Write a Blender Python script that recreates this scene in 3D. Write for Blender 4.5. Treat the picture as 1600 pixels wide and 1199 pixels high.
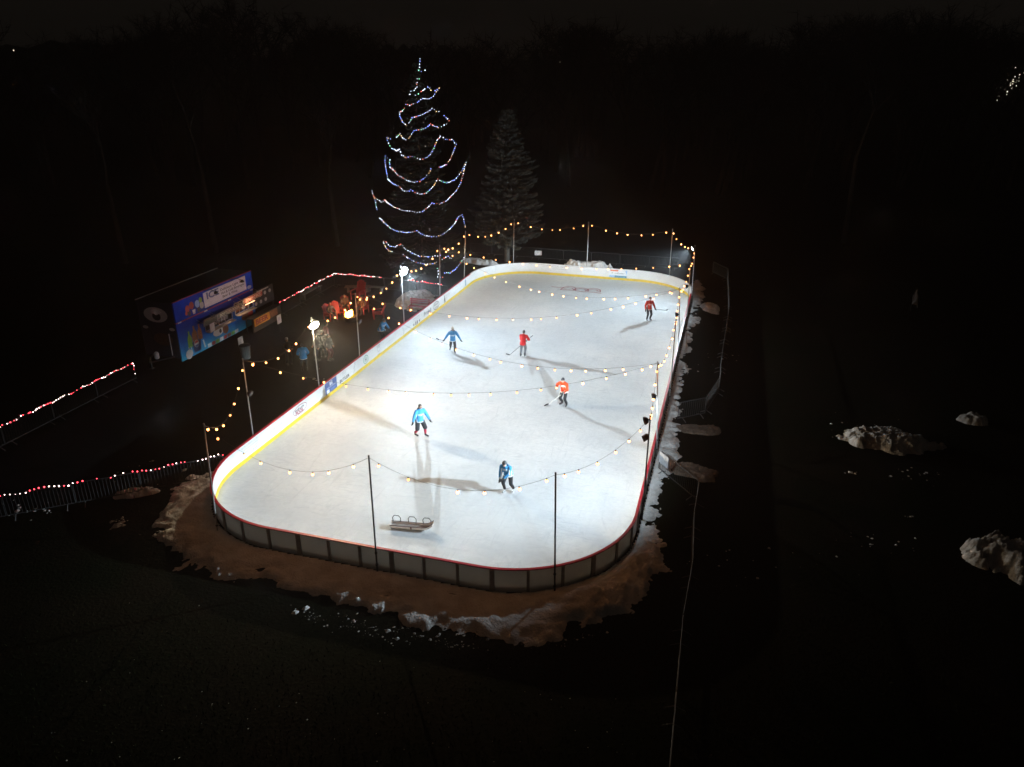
import bpy, bmesh, math, random
import numpy as np
from mathutils import Vector, Matrix, noise

for o in list(bpy.data.objects): bpy.data.objects.remove(o)
random.seed(7)
scene = bpy.context.scene
C = scene.collection
PI = math.pi
def rad(a): return math.radians(a)

# ------------------------------------------------------------------ camera
CAM_H, FPX, PITCH, ROLL = 17.0, 1169.04, rad(23.0163), rad(0.2206)
cam = bpy.data.cameras.new('camera'); camo = bpy.data.objects.new('camera', cam); C.objects.link(camo)
cam.sensor_fit = 'HORIZONTAL'; cam.sensor_width = 36; cam.lens = FPX / 1600 * 36
cam.clip_start = 0.1; cam.clip_end = 3000
camo.matrix_world = Matrix.Translation((0, 0, CAM_H)) @ Matrix.Rotation(PI/2 - PITCH, 4, 'X') @ Matrix.Rotation(ROLL, 4, 'Z')
scene.camera = camo

# ------------------------------------------------------------------ world: overcast night sky with a little town glow, dim moon
w = bpy.data.worlds.new('World'); scene.world = w; w.use_nodes = True
bg = w.node_tree.nodes['Background']; bg.inputs['Color'].default_value = (1.0, 0.84, 0.68, 1); bg.inputs['Strength'].default_value = 0.0058
sun = bpy.data.lights.new('moon', 'SUN'); suno = bpy.data.objects.new('moon', sun); C.objects.link(suno)
sun.energy = 0.003; sun.angle = rad(0.5); sun.color = (1, .95, .88); suno.rotation_euler = (rad(42), 0, rad(-35))
scene.view_settings.view_transform = 'Standard'; scene.view_settings.look = 'None'
scene.view_settings.exposure = 0; scene.view_settings.gamma = 1; scene.view_settings.use_curve_mapping = False
scene.render.engine = 'CYCLES'
scene.cycles.use_light_tree = True
scene.cycles.max_bounces = 3; scene.cycles.diffuse_bounces = 2; scene.cycles.glossy_bounces = 2; scene.cycles.transmission_bounces = 2

FLOOD_POWER = 1040      # the four rink floodlights
BULB_STRENGTH = 9      # festoon bulbs: glow of the glass
BULB_POWER = 2.7       # and the light each one throws (W)

# ------------------------------------------------------------------ survey helpers (metres; origin under the camera, y ahead)
CX, CY, YAW = 0.708, 43.156, rad(16.032)
RW, RL, RR, BH = 18.23, 42.80, 4.99, 0.976
def RK(u, v, z=0.0):                      # rink coordinates -> world
    c, s = math.cos(YAW), math.sin(YAW)
    return Vector((u*c + v*s + CX, -u*s + v*c + CY, z))
def KR(p):
    dx, dy = p[0]-CX, p[1]-CY; c, s = math.cos(YAW), math.sin(YAW)
    return dx*c - dy*s, dx*s + dy*c
def ray(px, py):
    X, Y = px-800, py-599.5
    cr, sr = math.cos(ROLL), math.sin(ROLL); X, Y = X*cr+Y*sr, -X*sr+Y*cr
    c, s = math.cos(PITCH), math.sin(PITCH)
    return Vector((X, FPX*c - Y*s, -FPX*s - Y*c))
def G(px, py, z=0.0):                     # survey point at height z
    d = ray(px, py); t = (z-CAM_H)/d.z
    return Vector((d.x*t, d.y*t, z))

# ------------------------------------------------------------------ materials
MATS = {}
def mat(name, col, rough=.6, metal=0., emit=None, estr=0., var=0., vscale=6., bump=0., bscale=30., sample=True, spec=.5):
    if name in MATS: return MATS[name]
    m = bpy.data.materials.new(name); m.use_nodes = True; nt = m.node_tree; b = nt.nodes['Principled BSDF']
    b.inputs['Base Color'].default_value = (*col, 1); b.inputs['Roughness'].default_value = rough; b.inputs['Metallic'].default_value = metal
    b.inputs['Specular IOR Level'].default_value = spec
    if emit: b.inputs['Emission Color'].default_value = (*emit, 1); b.inputs['Emission Strength'].default_value = estr
    if not sample: m.cycles.emission_sampling = 'NONE'
    if var or bump: tc = nt.nodes.new('ShaderNodeTexCoord')
    if var:
        n = nt.nodes.new('ShaderNodeTexNoise'); n.inputs['Scale'].default_value = vscale; n.inputs['Detail'].default_value = 6
        nt.links.new(tc.outputs['Object'], n.inputs['Vector'])
        r = nt.nodes.new('ShaderNodeValToRGB'); r.color_ramp.elements[0].position = .3; r.color_ramp.elements[1].position = .7
        r.color_ramp.elements[0].color = (*[c*(1-var) for c in col], 1); r.color_ramp.elements[1].color = (*[min(1, c*(1+var)) for c in col], 1)
        nt.links.new(n.outputs['Fac'], r.inputs['Fac']); nt.links.new(r.outputs['Color'], b.inputs['Base Color'])
    if bump:
        n = nt.nodes.new('ShaderNodeTexNoise'); n.inputs['Scale'].default_value = bscale; n.inputs['Detail'].default_value = 5
        nt.links.new(tc.outputs['Object'], n.inputs['Vector'])
        bp = nt.nodes.new('ShaderNodeBump'); bp.inputs['Strength'].default_value = bump; bp.inputs['Distance'].default_value = .05
        nt.links.new(n.outputs['Fac'], bp.inputs['Height']); nt.links.new(bp.outputs['Normal'], b.inputs['Normal'])
    MATS[name] = m; return m

def ice_material():
    m = bpy.data.materials.new('ice'); m.use_nodes = True; nt = m.node_tree; N = nt.nodes; L = nt.links; b = N['Principled BSDF']
    tc = N.new('ShaderNodeTexCoord')
    def noise_n(scale, detail=5, vec=None, dist=0):
        n = N.new('ShaderNodeTexNoise'); n.noise_dimensions = '2D'; n.inputs['Scale'].default_value = scale; n.inputs['Detail'].default_value = detail; n.inputs['Distortion'].default_value = dist
        L.new(vec or tc.outputs['Object'], n.inputs['Vector']); return n.outputs['Fac']
    def ramp(fac, a, bb, ca, cb):
        r = N.new('ShaderNodeValToRGB'); e = r.color_ramp.elements; e[0].position = a; e[1].position = bb; e[0].color = ca; e[1].color = cb
        L.new(fac, r.inputs['Fac']); return r.outputs['Color']
    big = ramp(noise_n(.25, 7), .32, .68, (.66, .69, .715, 1), (.78, .795, .80, 1))
    mid = ramp(noise_n(2.2, 6, dist=1.5), .35, .6, (.93, .935, .94, 1), (1, 1, 1, 1))
    mx = N.new('ShaderNodeMix'); mx.data_type = 'RGBA'; mx.blend_type = 'MULTIPLY'; mx.inputs[0].default_value = 1
    L.new(big, mx.inputs[6]); L.new(mid, mx.inputs[7]); col = mx.outputs[2]
    hs = None      # blade cuts: long thin curved lines in patches
    for k, (rot, sx, sy, th) in enumerate([(0.5, .25, 2.2, .045), (-.75, 2.6, .22, .045), (1.3, .3, 3.0, .05)]):
        mp = N.new('ShaderNodeMapping'); mp.inputs['Rotation'].default_value = (0, 0, rot); mp.inputs['Scale'].default_value = (sx, sy, 1); mp.inputs['Location'].default_value = (3.1*k, 7.7*k, 0)
        L.new(tc.outputs['Object'], mp.inputs['Vector'])
        nz = N.new('ShaderNodeTexNoise'); nz.noise_dimensions = '2D'; nz.inputs['Scale'].default_value = .8; nz.inputs['Detail'].default_value = 1; L.new(mp.outputs[0], nz.inputs['Vector'])
        av = N.new('ShaderNodeVectorMath'); av.operation = 'ADD'; L.new(mp.outputs[0], av.inputs[0]); L.new(nz.outputs['Color'], av.inputs[1])
        v = N.new('ShaderNodeTexVoronoi'); v.voronoi_dimensions = '2D'; v.feature = 'DISTANCE_TO_EDGE'; v.inputs['Scale'].default_value = 1.0; L.new(av.outputs[0], v.inputs['Vector'])
        line = ramp(v.outputs['Distance'], 0, th, (1, 1, 1, 1), (0, 0, 0, 1))
        mk = ramp(noise_n(.55 + .17*k, 3), .42, .6, (0, 0, 0, 1), (1, 1, 1, 1))
        mm = N.new('ShaderNodeMath'); mm.operation = 'MULTIPLY'; L.new(line, mm.inputs[0]); L.new(mk, mm.inputs[1])
        if hs is None: hs = mm.outputs[0]
        else:
            ad = N.new('ShaderNodeMath'); ad.operation = 'MAXIMUM'; L.new(hs, ad.inputs[0]); L.new(mm.outputs[0], ad.inputs[1]); hs = ad.outputs[0]
    m2 = N.new('ShaderNodeMix'); m2.data_type = 'RGBA'; m2.inputs[7].default_value = (.50, .53, .56, 1)
    sc_ = N.new('ShaderNodeMath'); sc_.operation = 'MULTIPLY'; sc_.inputs[1].default_value = .48; L.new(hs, sc_.inputs[0])
    L.new(sc_.outputs[0], m2.inputs[0]); L.new(col, m2.inputs[6]); L.new(m2.outputs[2], b.inputs['Base Color'])
    rr = ramp(noise_n(1.1, 4, dist=.6), .38, .62, (.05,)*3 + (1,), (.26,)*3 + (1,)); L.new(rr, b.inputs['Coat Roughness'])
    b.inputs['Roughness'].default_value = .6; b.inputs['Coat Weight'].default_value = .34; b.inputs['Coat IOR'].default_value = 1.31; b.inputs['Specular IOR Level'].default_value = .1
    vo = N.new('ShaderNodeTexVoronoi'); vo.voronoi_dimensions = '2D'; vo.inputs['Scale'].default_value = 5.0
    nz2 = N.new('ShaderNodeTexNoise'); nz2.noise_dimensions = '2D'; nz2.inputs['Scale'].default_value = 3.0; nz2.inputs['Detail'].default_value = 3; L.new(tc.outputs['Object'], nz2.inputs['Vector'])
    dv = N.new('ShaderNodeVectorMath'); dv.operation = 'ADD'; L.new(tc.outputs['Object'], dv.inputs[0]); L.new(nz2.outputs['Color'], dv.inputs[1]); L.new(dv.outputs[0], vo.inputs['Vector'])
    a0 = N.new('ShaderNodeMath'); a0.operation = 'MULTIPLY_ADD'; a0.inputs[1].default_value = .5; L.new(vo.outputs['Distance'], a0.inputs[0]); L.new(nz2.outputs['Fac'], a0.inputs[2])
    bp = N.new('ShaderNodeBump'); bp.inputs['Strength'].default_value = .8; bp.inputs['Distance'].default_value = .08
    L.new(a0.outputs[0], bp.inputs['Height']); L.new(bp.outputs['Normal'], b.inputs['Coat Normal'])
    return m

def ground_material():
    m = bpy.data.materials.new('winter_grass'); m.use_nodes = True; nt = m.node_tree; N = nt.nodes; L = nt.links; b = N['Principled BSDF']
    tc = N.new('ShaderNodeTexCoord')
    n1 = N.new('ShaderNodeTexNoise'); n1.inputs['Scale'].default_value = .25; n1.inputs['Detail'].default_value = 8; L.new(tc.outputs['Object'], n1.inputs['Vector'])
    r1 = N.new('ShaderNodeValToRGB'); e = r1.color_ramp.elements; e[0].position = .35; e[1].position = .66; e[0].color = (.006, .0078, .0035, 1); e[1].color = (.0135, .0098, .006, 1); L.new(n1.outputs['Fac'], r1.inputs['Fac'])
    n2 = N.new('ShaderNodeTexNoise'); n2.inputs['Scale'].default_value = 9; n2.inputs['Detail'].default_value = 8; L.new(tc.outputs['Object'], n2.inputs['Vector'])
    r2 = N.new('ShaderNodeValToRGB'); e = r2.color_ramp.elements; e[0].position = .3; e[1].position = .75; e[0].color = (.45, .45, .45, 1); e[1].color = (1.5, 1.5, 1.5, 1); L.new(n2.outputs['Fac'], r2.inputs['Fac'])
    mx = N.new('ShaderNodeMix'); mx.data_type = 'RGBA'; mx.blend_type = 'MULTIPLY'; mx.inputs[0].default_value = 1; L.new(r1.outputs[0], mx.inputs[6]); L.new(r2.outputs[0], mx.inputs[7])
    L.new(mx.outputs[2], b.inputs['Base Color']); b.inputs['Roughness'].default_value = 1; b.inputs['Specular IOR Level'].default_value = .02
    bp = N.new('ShaderNodeBump'); bp.inputs['Strength'].default_value = .5; bp.inputs['Distance'].default_value = .05; L.new(n2.outputs['Fac'], bp.inputs['Height']); L.new(bp.outputs[0], b.inputs['Normal'])
    return m

def snow_material(name, base, dirt, amount):
    m = bpy.data.materials.new(name); m.use_nodes = True; nt = m.node_tree; N = nt.nodes; L = nt.links; b = N['Principled BSDF']
    tc = N.new('ShaderNodeTexCoord')
    n = N.new('ShaderNodeTexNoise'); n.inputs['Scale'].default_value = 1.1; n.inputs['Detail'].default_value = 10; n.inputs['Roughness'].default_value = .65; L.new(tc.outputs['Object'], n.inputs['Vector'])
    r = N.new('ShaderNodeValToRGB'); e = r.color_ramp.elements; e[0].position = .5-amount; e[1].position = .5+amount*.6; e[0].color = (*dirt, 1); e[1].color = (*base, 1); L.new(n.outputs['Fac'], r.inputs['Fac'])
    L.new(r.outputs[0], b.inputs['Base Color']); b.inputs['Roughness'].default_value = .8; b.inputs['Specular IOR Level'].default_value = .3
    n2 = N.new('ShaderNodeTexNoise'); n2.inputs['Scale'].default_value = 14; n2.inputs['Detail'].default_value = 8; L.new(tc.outputs['Object'], n2.inputs['Vector'])
    bp = N.new('ShaderNodeBump'); bp.inputs['Strength'].default_value = .8; bp.inputs['Distance'].default_value = .06; L.new(n2.outputs['Fac'], bp.inputs['Height']); L.new(bp.outputs[0], b.inputs['Normal'])
    return m

def jersey_material(name, col, trim, collar=(.02, .02, .03)):
    # printed hem band, sleeve-side stripes and chest lettering blocks, all fixed to the cloth (object space)
    m = bpy.data.materials.new(name); m.use_nodes = True; nt = m.node_tree; N = nt.nodes; L = nt.links; b = N['Principled BSDF']
    tc = N.new('ShaderNodeTexCoord'); sp = N.new('ShaderNodeSeparateXYZ'); L.new(tc.outputs['Object'], sp.inputs[0])
    def cmp(out, op, val):
        q = N.new('ShaderNodeMath'); q.operation = op; L.new(out, q.inputs[0]); q.inputs[1].default_value = val; return q.outputs[0]
    def mul(*a):
        r = a[0]
        for x in a[1:]:
            q = N.new('ShaderNodeMath'); q.operation = 'MULTIPLY'; L.new(r, q.inputs[0]); L.new(x, q.inputs[1]); r = q.outputs[0]
        return r
    ax = N.new('ShaderNodeMath'); ax.operation = 'ABSOLUTE'; L.new(sp.outputs[0], ax.inputs[0])
    x, y, z = ax.outputs[0], sp.outputs[1], sp.outputs[2]
    wv = N.new('ShaderNodeMath'); wv.operation = 'PINGPONG'; wv.inputs[1].default_value = .045; L.new(sp.outputs[0], wv.inputs[0])
    letters = mul(cmp(x, 'LESS_THAN', .13), cmp(y, 'LESS_THAN', -.05), cmp(z, 'GREATER_THAN', 1.22), cmp(z, 'LESS_THAN', 1.32), cmp(wv.outputs[0], 'GREATER_THAN', .016))
    hem = mul(cmp(z, 'LESS_THAN', .905), cmp(x, 'LESS_THAN', .26))
    side = mul(cmp(x, 'GREATER_THAN', .165), cmp(x, 'LESS_THAN', .20), cmp(z, 'LESS_THAN', 1.3), cmp(y, 'LESS_THAN', 0))
    mx1 = N.new('ShaderNodeMath'); mx1.operation = 'MAXIMUM'; L.new(letters, mx1.inputs[0]); L.new(hem, mx1.inputs[1])
    mx2 = N.new('ShaderNodeMath'); mx2.operation = 'MAXIMUM'; L.new(mx1.outputs[0], mx2.inputs[0]); L.new(side, mx2.inputs[1])
    mix = N.new('ShaderNodeMix'); mix.data_type = 'RGBA'; mix.inputs[6].default_value = (*col, 1); mix.inputs[7].default_value = (*trim, 1); L.new(mx2.outputs[0], mix.inputs[0])
    L.new(mix.outputs[2], b.inputs['Base Color']); b.inputs['Roughness'].default_value = .8; b.inputs['Specular IOR Level'].default_value = .2
    n2 = N.new('ShaderNodeTexNoise'); n2.inputs['Scale'].default_value = 9; n2.inputs['Detail'].default_value = 3; L.new(tc.outputs['Object'], n2.inputs['Vector'])
    bp = N.new('ShaderNodeBump'); bp.inputs['Strength'].default_value = .7; bp.inputs['Distance'].default_value = .04; L.new(n2.outputs['Fac'], bp.inputs['Height']); L.new(bp.outputs[0], b.inputs['Normal'])
    return m

# ------------------------------------------------------------------ mesh helpers
class MB:
    def __init__(s): s.v = []; s.f = []; s.m = []; s.mi = 0
    def add(s, vs, fs):
        n = len(s.v); s.v += [tuple(p) for p in vs]; s.f += [tuple(i+n for i in f) for f in fs]; s.m += [s.mi]*len(fs); return s
    def box(s, a, b):
        x0, y0, z0 = a; x1, y1, z1 = b
        return s.add([(x0,y0,z0),(x1,y0,z0),(x1,y1,z0),(x0,y1,z0),(x0,y0,z1),(x1,y0,z1),(x1,y1,z1),(x0,y1,z1)],
                     [(3,2,1,0),(4,5,6,7),(0,1,5,4),(1,2,6,5),(2,3,7,6),(3,0,4,7)])
    def tube(s, pts, r, n=6, cap=True):
        pts = [Vector(p) for p in pts]; rs = r if isinstance(r, (list, tuple)) else [r]*len(pts)
        vs = []; fs = []; prev = None
        for i, p in enumerate(pts):
            d = (pts[min(i+1, len(pts)-1)] - pts[max(i-1, 0)]).normalized()
            up = prev or (Vector((0,0,1)) if abs(d.z) < .9 else Vector((1,0,0)))
            a = up - d*up.dot(d)
            if a.length < 1e-5: a = Vector((1,0,0)) - d*d.x
            a.normalize(); b_ = d.cross(a); prev = a
            for k in range(n):
                t = 2*PI*k/n; vs.append(p + (a*math.cos(t) + b_*math.sin(t))*rs[i])
        for i in range(len(pts)-1):
            for k in range(n):
                k2 = (k+1) % n; fs.append((i*n+k, i*n+k2, (i+1)*n+k2, (i+1)*n+k))
        if cap: fs.append(tuple(range(n-1, -1, -1))); fs.append(tuple(range((len(pts)-1)*n, len(pts)*n)))
        return s.add(vs, fs)
    def ell(s, c, r, n=10, k=7, rot=None):
        c = Vector(c); vs = [(0,0,-1)]; fs = []
        for j in range(1, k):
            ph = -PI/2 + PI*j/k
            for i in range(n): t = 2*PI*i/n; vs.append((math.cos(ph)*math.cos(t), math.cos(ph)*math.sin(t), math.sin(ph)))
        vs.append((0,0,1)); R = r if isinstance(r, (list, tuple)) else (r, r, r)
        out = []
        for v in vs:
            q = Vector((v[0]*R[0], v[1]*R[1], v[2]*R[2]))
            if rot: q = rot @ q
            out.append(c+q)
        for i in range(n):
            i2 = (i+1) % n; fs.append((0, 1+i2, 1+i)); fs.append((len(vs)-1, 1+(k-2)*n+i, 1+(k-2)*n+i2))
            for j in range(k-2): fs.append((1+j*n+i, 1+j*n+i2, 1+(j+1)*n+i2, 1+(j+1)*n+i))
        return s.add(out, fs)
    def caps(s, a, b, ra, rb, n=10):          # tapered capsule
        s.tube([a, b], [ra, rb], n); s.ell(a, ra, n, 6); s.ell(b, rb, n, 6); return s
    def quad(s, a, b, c, d): return s.add([a, b, c, d], [(0,1,2,3)])
    def lathe(s, prof, c=(0,0,0), n=16):
        vs = []; fs = []
        for r, z in prof:
            for k in range(n): t = 2*PI*k/n; vs.append((c[0]+r*math.cos(t), c[1]+r*math.sin(t), c[2]+z))
        for i in range(len(prof)-1):
            for k in range(n): k2 = (k+1) % n; fs.append((i*n+k, i*n+k2, (i+1)*n+k2, (i+1)*n+k))
        fs.append(tuple(range(n-1, -1, -1))); fs.append(tuple(range((len(prof)-1)*n, len(prof)*n)))
        return s.add(vs, fs)
    def mesh(s, name, mats):
        me = bpy.data.meshes.new(name); me.from_pydata(s.v, [], s.f); ms = mats if isinstance(mats, (list, tuple)) else [mats]
        for m_ in ms: me.materials.append(m_)
        if len(ms) > 1: me.polygons.foreach_set('material_index', s.m)
        me.update(); return me
    def build(s, name, mats, parent=None, smooth=False):
        me = s.mesh(name, mats); o = link(name, me, parent)
        if smooth: me.polygons.foreach_set('use_smooth', [True]*len(me.polygons))
        return o
def link(name, me, parent=None):
    o = bpy.data.objects.new(name, me); C.objects.link(o)
    if parent: o.parent = parent
    return o
def tag(o, label=None, cat=None, group=None, kind=None):
    if label: o['label'] = label
    if cat: o['category'] = cat
    if group: o['group'] = group
    if kind: o['kind'] = kind
    return o
def empty(name, loc=(0,0,0), rz=0., label=None, cat=None, group=None):
    o = link(name, None); o.location = loc; o.rotation_euler = (0, 0, rz); o.empty_display_size = .2
    return tag(o, label, cat, group)
def text(name, body, size, material, parent, loc, rot, width=None, extrude=.002, bold=0., shear=0.):
    cu = bpy.data.curves.new(name, 'FONT'); cu.body = body; cu.size = size; cu.align_x = 'CENTER'; cu.align_y = 'CENTER'; cu.extrude = extrude; cu.offset = bold; cu.shear = shear; cu.resolution_u = 3
    t = bpy.data.objects.new(name, cu); C.objects.link(t)
    dg = bpy.context.evaluated_depsgraph_get(); me = bpy.data.meshes.new_from_object(t.evaluated_get(dg)); bpy.data.objects.remove(t)
    if width and len(me.vertices):
        xs = [v.co.x for v in me.vertices]; k = width/(max(xs)-min(xs))
        for v in me.vertices: v.co.x *= k
    me.materials.clear(); me.materials.append(material)
    o = link(name, me, parent); o.location = loc; o.rotation_euler = rot; return o
def remesh(mb, name, material, parent, voxel, smooth=4):
    me = mb.mesh(name, material); o = bpy.data.objects.new(name, me); C.objects.link(o)
    r = o.modifiers.new('r', 'REMESH'); r.mode = 'VOXEL'; r.voxel_size = voxel; r.use_smooth_shade = True
    if smooth: q = o.modifiers.new('s', 'SMOOTH'); q.iterations = smooth; q.factor = .5
    dg = bpy.context.evaluated_depsgraph_get(); me2 = bpy.data.meshes.new_from_object(o.evaluated_get(dg)); bpy.data.objects.remove(o)
    me2.materials.clear(); me2.materials.append(material)
    o = link(name, me2, parent); return o
ORD = ['first', 'second', 'third', 'fourth', 'fifth', 'sixth', 'seventh', 'eighth', 'ninth', 'tenth', 'eleventh', 'twelfth', 'thirteenth', 'fourteenth', 'fifteenth', 'sixteenth']

# numpy value noise
def vnoise(x, y, seed=0):
    xi, yi = np.floor(x).astype(np.int64), np.floor(y).astype(np.int64); fx, fy = x-xi, y-yi
    fx = fx*fx*(3-2*fx); fy = fy*fy*(3-2*fy)
    def h(a, b):
        n = (a*374761393 + b*668265263 + seed*974634777) & 0x7fffffff
        n = ((n ^ (n >> 13))*1274126177) & 0x7fffffff
        return ((n ^ (n >> 16)) & 0xffff)/65535.0
    return (h(xi,yi)*(1-fx)+h(xi+1,yi)*fx)*(1-fy) + (h(xi,yi+1)*(1-fx)+h(xi+1,yi+1)*fx)*fy
def fbm(x, y, oct=5, seed=0, gain=.5):
    t = np.zeros_like(x); a = .5; s = 0
    for k in range(oct): t += a*vnoise(x, y, seed+k); s += a; a *= gain; x = x*2.03+11.3; y = y*2.03+5.7
    return t/s

# ------------------------------------------------------------------ THE SETTING
gm = MB(); R_ = 740
gm.quad((-R_, -200, 0), (R_, -200, 0), (R_, 550, 0), (-R_, 550, 0))
tag(gm.build('ground', ground_material()), kind='structure')
M_asph = mat('asphalt', (.008, .0078, .0078), .95, spec=.06, var=.35, vscale=3, bump=.4, bscale=40)
pl = MB(); pp = [G(0,720), G(0,800), G(345,735)] + [RK(-9.3, v) for v in (-16, 16)] + [G(700,462), G(600,455), G(520,448), G(400,500), G(300,540), G(210,592)]
pl.add([(p.x, p.y, .004) for p in pp], [tuple(range(len(pp)))]); tag(pl.build('plaza_paving', M_asph), kind='structure')

def per_pts(off, n=14):
    pts = []
    for cu, cv, a0 in ((RW/2-RR, RL/2-RR, 0), (-RW/2+RR, RL/2-RR, 90), (-RW/2+RR, -RL/2+RR, 180), (RW/2-RR, -RL/2+RR, 270)):
        for k in range(n+1):
            a = rad(a0+90*k/n); pts.append((cu+(RR+off)*math.cos(a), cv+(RR+off)*math.sin(a)))
    return pts
ice_pts = per_pts(-.06)
im = MB(); im.add([(u, v, .02) for u, v in ice_pts], [tuple(range(len(ice_pts)))])
ice = im.build('ice', ice_material()); ice.location = (CX, CY, 0); ice.rotation_euler = (0, 0, -YAW); tag(ice, kind='structure')
# frozen-in red marking near the far end
M_icered = mat('ice_red_paint', (.36, .09, .11), .35, var=.3, vscale=20)
mk = MB()
def strip(pts, wd, z):
    for (a, b_) in zip(pts[:-1], pts[1:]):
        a = Vector((*a, 0)); b_ = Vector((*b_, 0)); d = (b_-a).normalized(); n_ = Vector((-d.y, d.x, 0))*wd
        mk.add([(p.x, p.y, z) for p in (a-n_-d*wd, b_-n_+d*wd, b_+n_+d*wd, a+n_-d*wd)], [(0,1,2,3)])
z0 = .024
for dx, hgt in ((-1.0, 1.1), (.05, .8), (1.05, 1.0)):
    strip([(dx-.62, -.5), (dx-.5, .2), (dx-.2, .5*hgt), (dx+.2, .5*hgt), (dx+.5, .2), (dx+.6, -.4)], .055, z0); z0 += .002
    strip([(dx-.4, -.15), (dx-.15, .12), (dx+.2, .12), (dx+.4, -.2)], .05, z0); z0 += .002
strip([(-1.6, -.62), (-.6, -.5), (.3, -.75), (1.2, -.6), (1.75, -.8)], .06, z0); z0 += .002
strip([(-1.55, .1), (-2.0, -.05), (-2.5, .05)], .05, z0)
om = mk.build('ice_marking', M_icered, ice); om.location = (.15, 17.5, 0)

# snow thrown up around the boards -------------------------------------------------
M_snow = snow_material('snow', (.80, .80, .80), (.46, .42, .38), .26)
M_dirty = snow_material('dirty_snow', (.66, .64, .62), (.20, .18, .16), .2)
M_shade_snow = snow_material('shade_snow', (.26, .20, .15), (.05, .04, .03), .3)  # snow coloured dark brown: the missing floodlight is put into its colour
def seg_dist(X, Y, poly):
    D = np.full(X.shape, 1e9); inside = np.zeros(X.shape, bool); n = len(poly)
    for i in range(n):
        ax, ay = poly[i]; bx, by = poly[(i+1) % n]; dx, dy = bx-ax, by-ay
        t = np.clip(((X-ax)*dx+(Y-ay)*dy)/(dx*dx+dy*dy+1e-12), 0, 1)
        D = np.minimum(D, np.hypot(X-ax-t*dx, Y-ay-t*dy))
        c = ((ay > Y) != (by > Y)) & (X < (bx-ax)*(Y-ay)/(by-ay+1e-12)+ax); inside ^= c
    return np.where(inside, D, -D)
def grid_mesh(name, X, Y, Z, keep, material, parent=None):
    ny, nx = X.shape; idx = -np.ones(X.shape, int)
    q = keep[:-1,:-1] & keep[1:,:-1] & keep[:-1,1:] & keep[1:,1:]
    use = np.zeros(X.shape, bool); use[:-1,:-1] |= q; use[1:,:-1] |= q; use[:-1,1:] |= q; use[1:,1:] |= q
    idx[use] = np.arange(use.sum()); V = np.stack([X[use], Y[use], Z[use]], 1)
    a, b_, c, d = idx[:-1,:-1][q], idx[:-1,1:][q], idx[1:,1:][q], idx[1:,:-1][q]
    me = bpy.data.meshes.new(name); me.from_pydata(V.tolist(), [], np.stack([a, b_, c, d], 1).tolist()); me.materials.append(material)
    me.polygons.foreach_set('use_smooth', [True]*len(me.polygons)); return link(name, me, parent)
outer_px = [(345,722),(318,738),(285,745),(262,770),(243,805),(236,838),(258,852),(262,882),(330,906),(420,928),(500,950),(580,968),(640,982),(720,993),(800,1003),(880,998),(945,985),(985,955),(1015,925),(1052,892),(1050,862),(1030,842),(1030,812),(1042,780),(1050,745),(1062,700),(1068,640),(1075,580),(1084,530),(1094,490),(1103,458),(1098,440),(1084,436),(1060,470),(1000,600),(900,700),(600,700)]
poly = [tuple(G(*p)[:2]) for p in outer_px]
xs = np.arange(-17, 17, .09); ys = np.arange(15.5, 64, .09); X, Y = np.meshgrid(xs, ys)
d = seg_dist(X, Y, poly)
U = (X-CX)*math.cos(YAW)-(Y-CY)*math.sin(YAW); V_ = (X-CX)*math.sin(YAW)+(Y-CY)*math.cos(YAW)
qx = np.abs(U)-(RW/2-RR); qy = np.abs(V_)-(RL/2-RR)
rd = np.hypot(np.maximum(qx,0), np.maximum(qy,0)) + np.minimum(np.maximum(qx,qy),0) - RR       # >0 outside the boards
nz = fbm(X*.9, Y*.9, 6, 3, .6); nf = fbm(X*3.2, Y*3.2, 4, 9, .6); nb = fbm(X*.35, Y*.35, 4, 21)
dd = d - .18 + (nz-.5)*1.5 + (nf-.5)*.7
ridge = np.exp(-((d-.55)/.55)**2)*.08
hole = np.clip((fbm(X*.55+4, Y*1.6, 5, 33, .6)-.66)*9, 0, 1)*(rd > .25)
h = np.clip(dd/.9, 0, 1)**.8*(.03+.10*nb) + ridge*np.clip(dd/.4, 0, 1)*(.4+.9*nf) + np.clip(nf-.35, 0, 1)*.16*np.clip(dd/.3, 0, 1) + .05*np.abs(fbm(X*1.7, Y*1.7, 5, 55, .6)*2-1)*np.clip(dd/.4, 0, 1) - .03*np.clip(.42-fbm(X*2.6, Y*2.6, 3, 91, .5), 0, 1)*6*np.clip(dd/.4, 0, 1)
heap = np.exp(-(((X-2.9)/1.5)**2 + ((Y-20.6)/1.2)**2))*.34 + np.exp(-(((X-4.6)/1.0)**2 + ((Y-22.6)/1.3)**2))*.26
h += heap*(.6+.8*nf)*np.clip(dd/.5, 0, 1)
h = h*(.35+.65*np.clip(rd/.6, 0, 1)) - .10*hole
h = np.where(dd > 0, h, 0) + np.minimum(dd, 0)*.35 - .03*np.clip(1-dd/.25, 0, 1) - .02*hole
keep = (dd > -.25) & (rd > .0)
so = grid_mesh('snow_bank', X, Y, h+.004, keep, M_snow); tag(so, 'lumpy trodden snow banked up around the near end of the rink', 'snow', kind='stuff')

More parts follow.
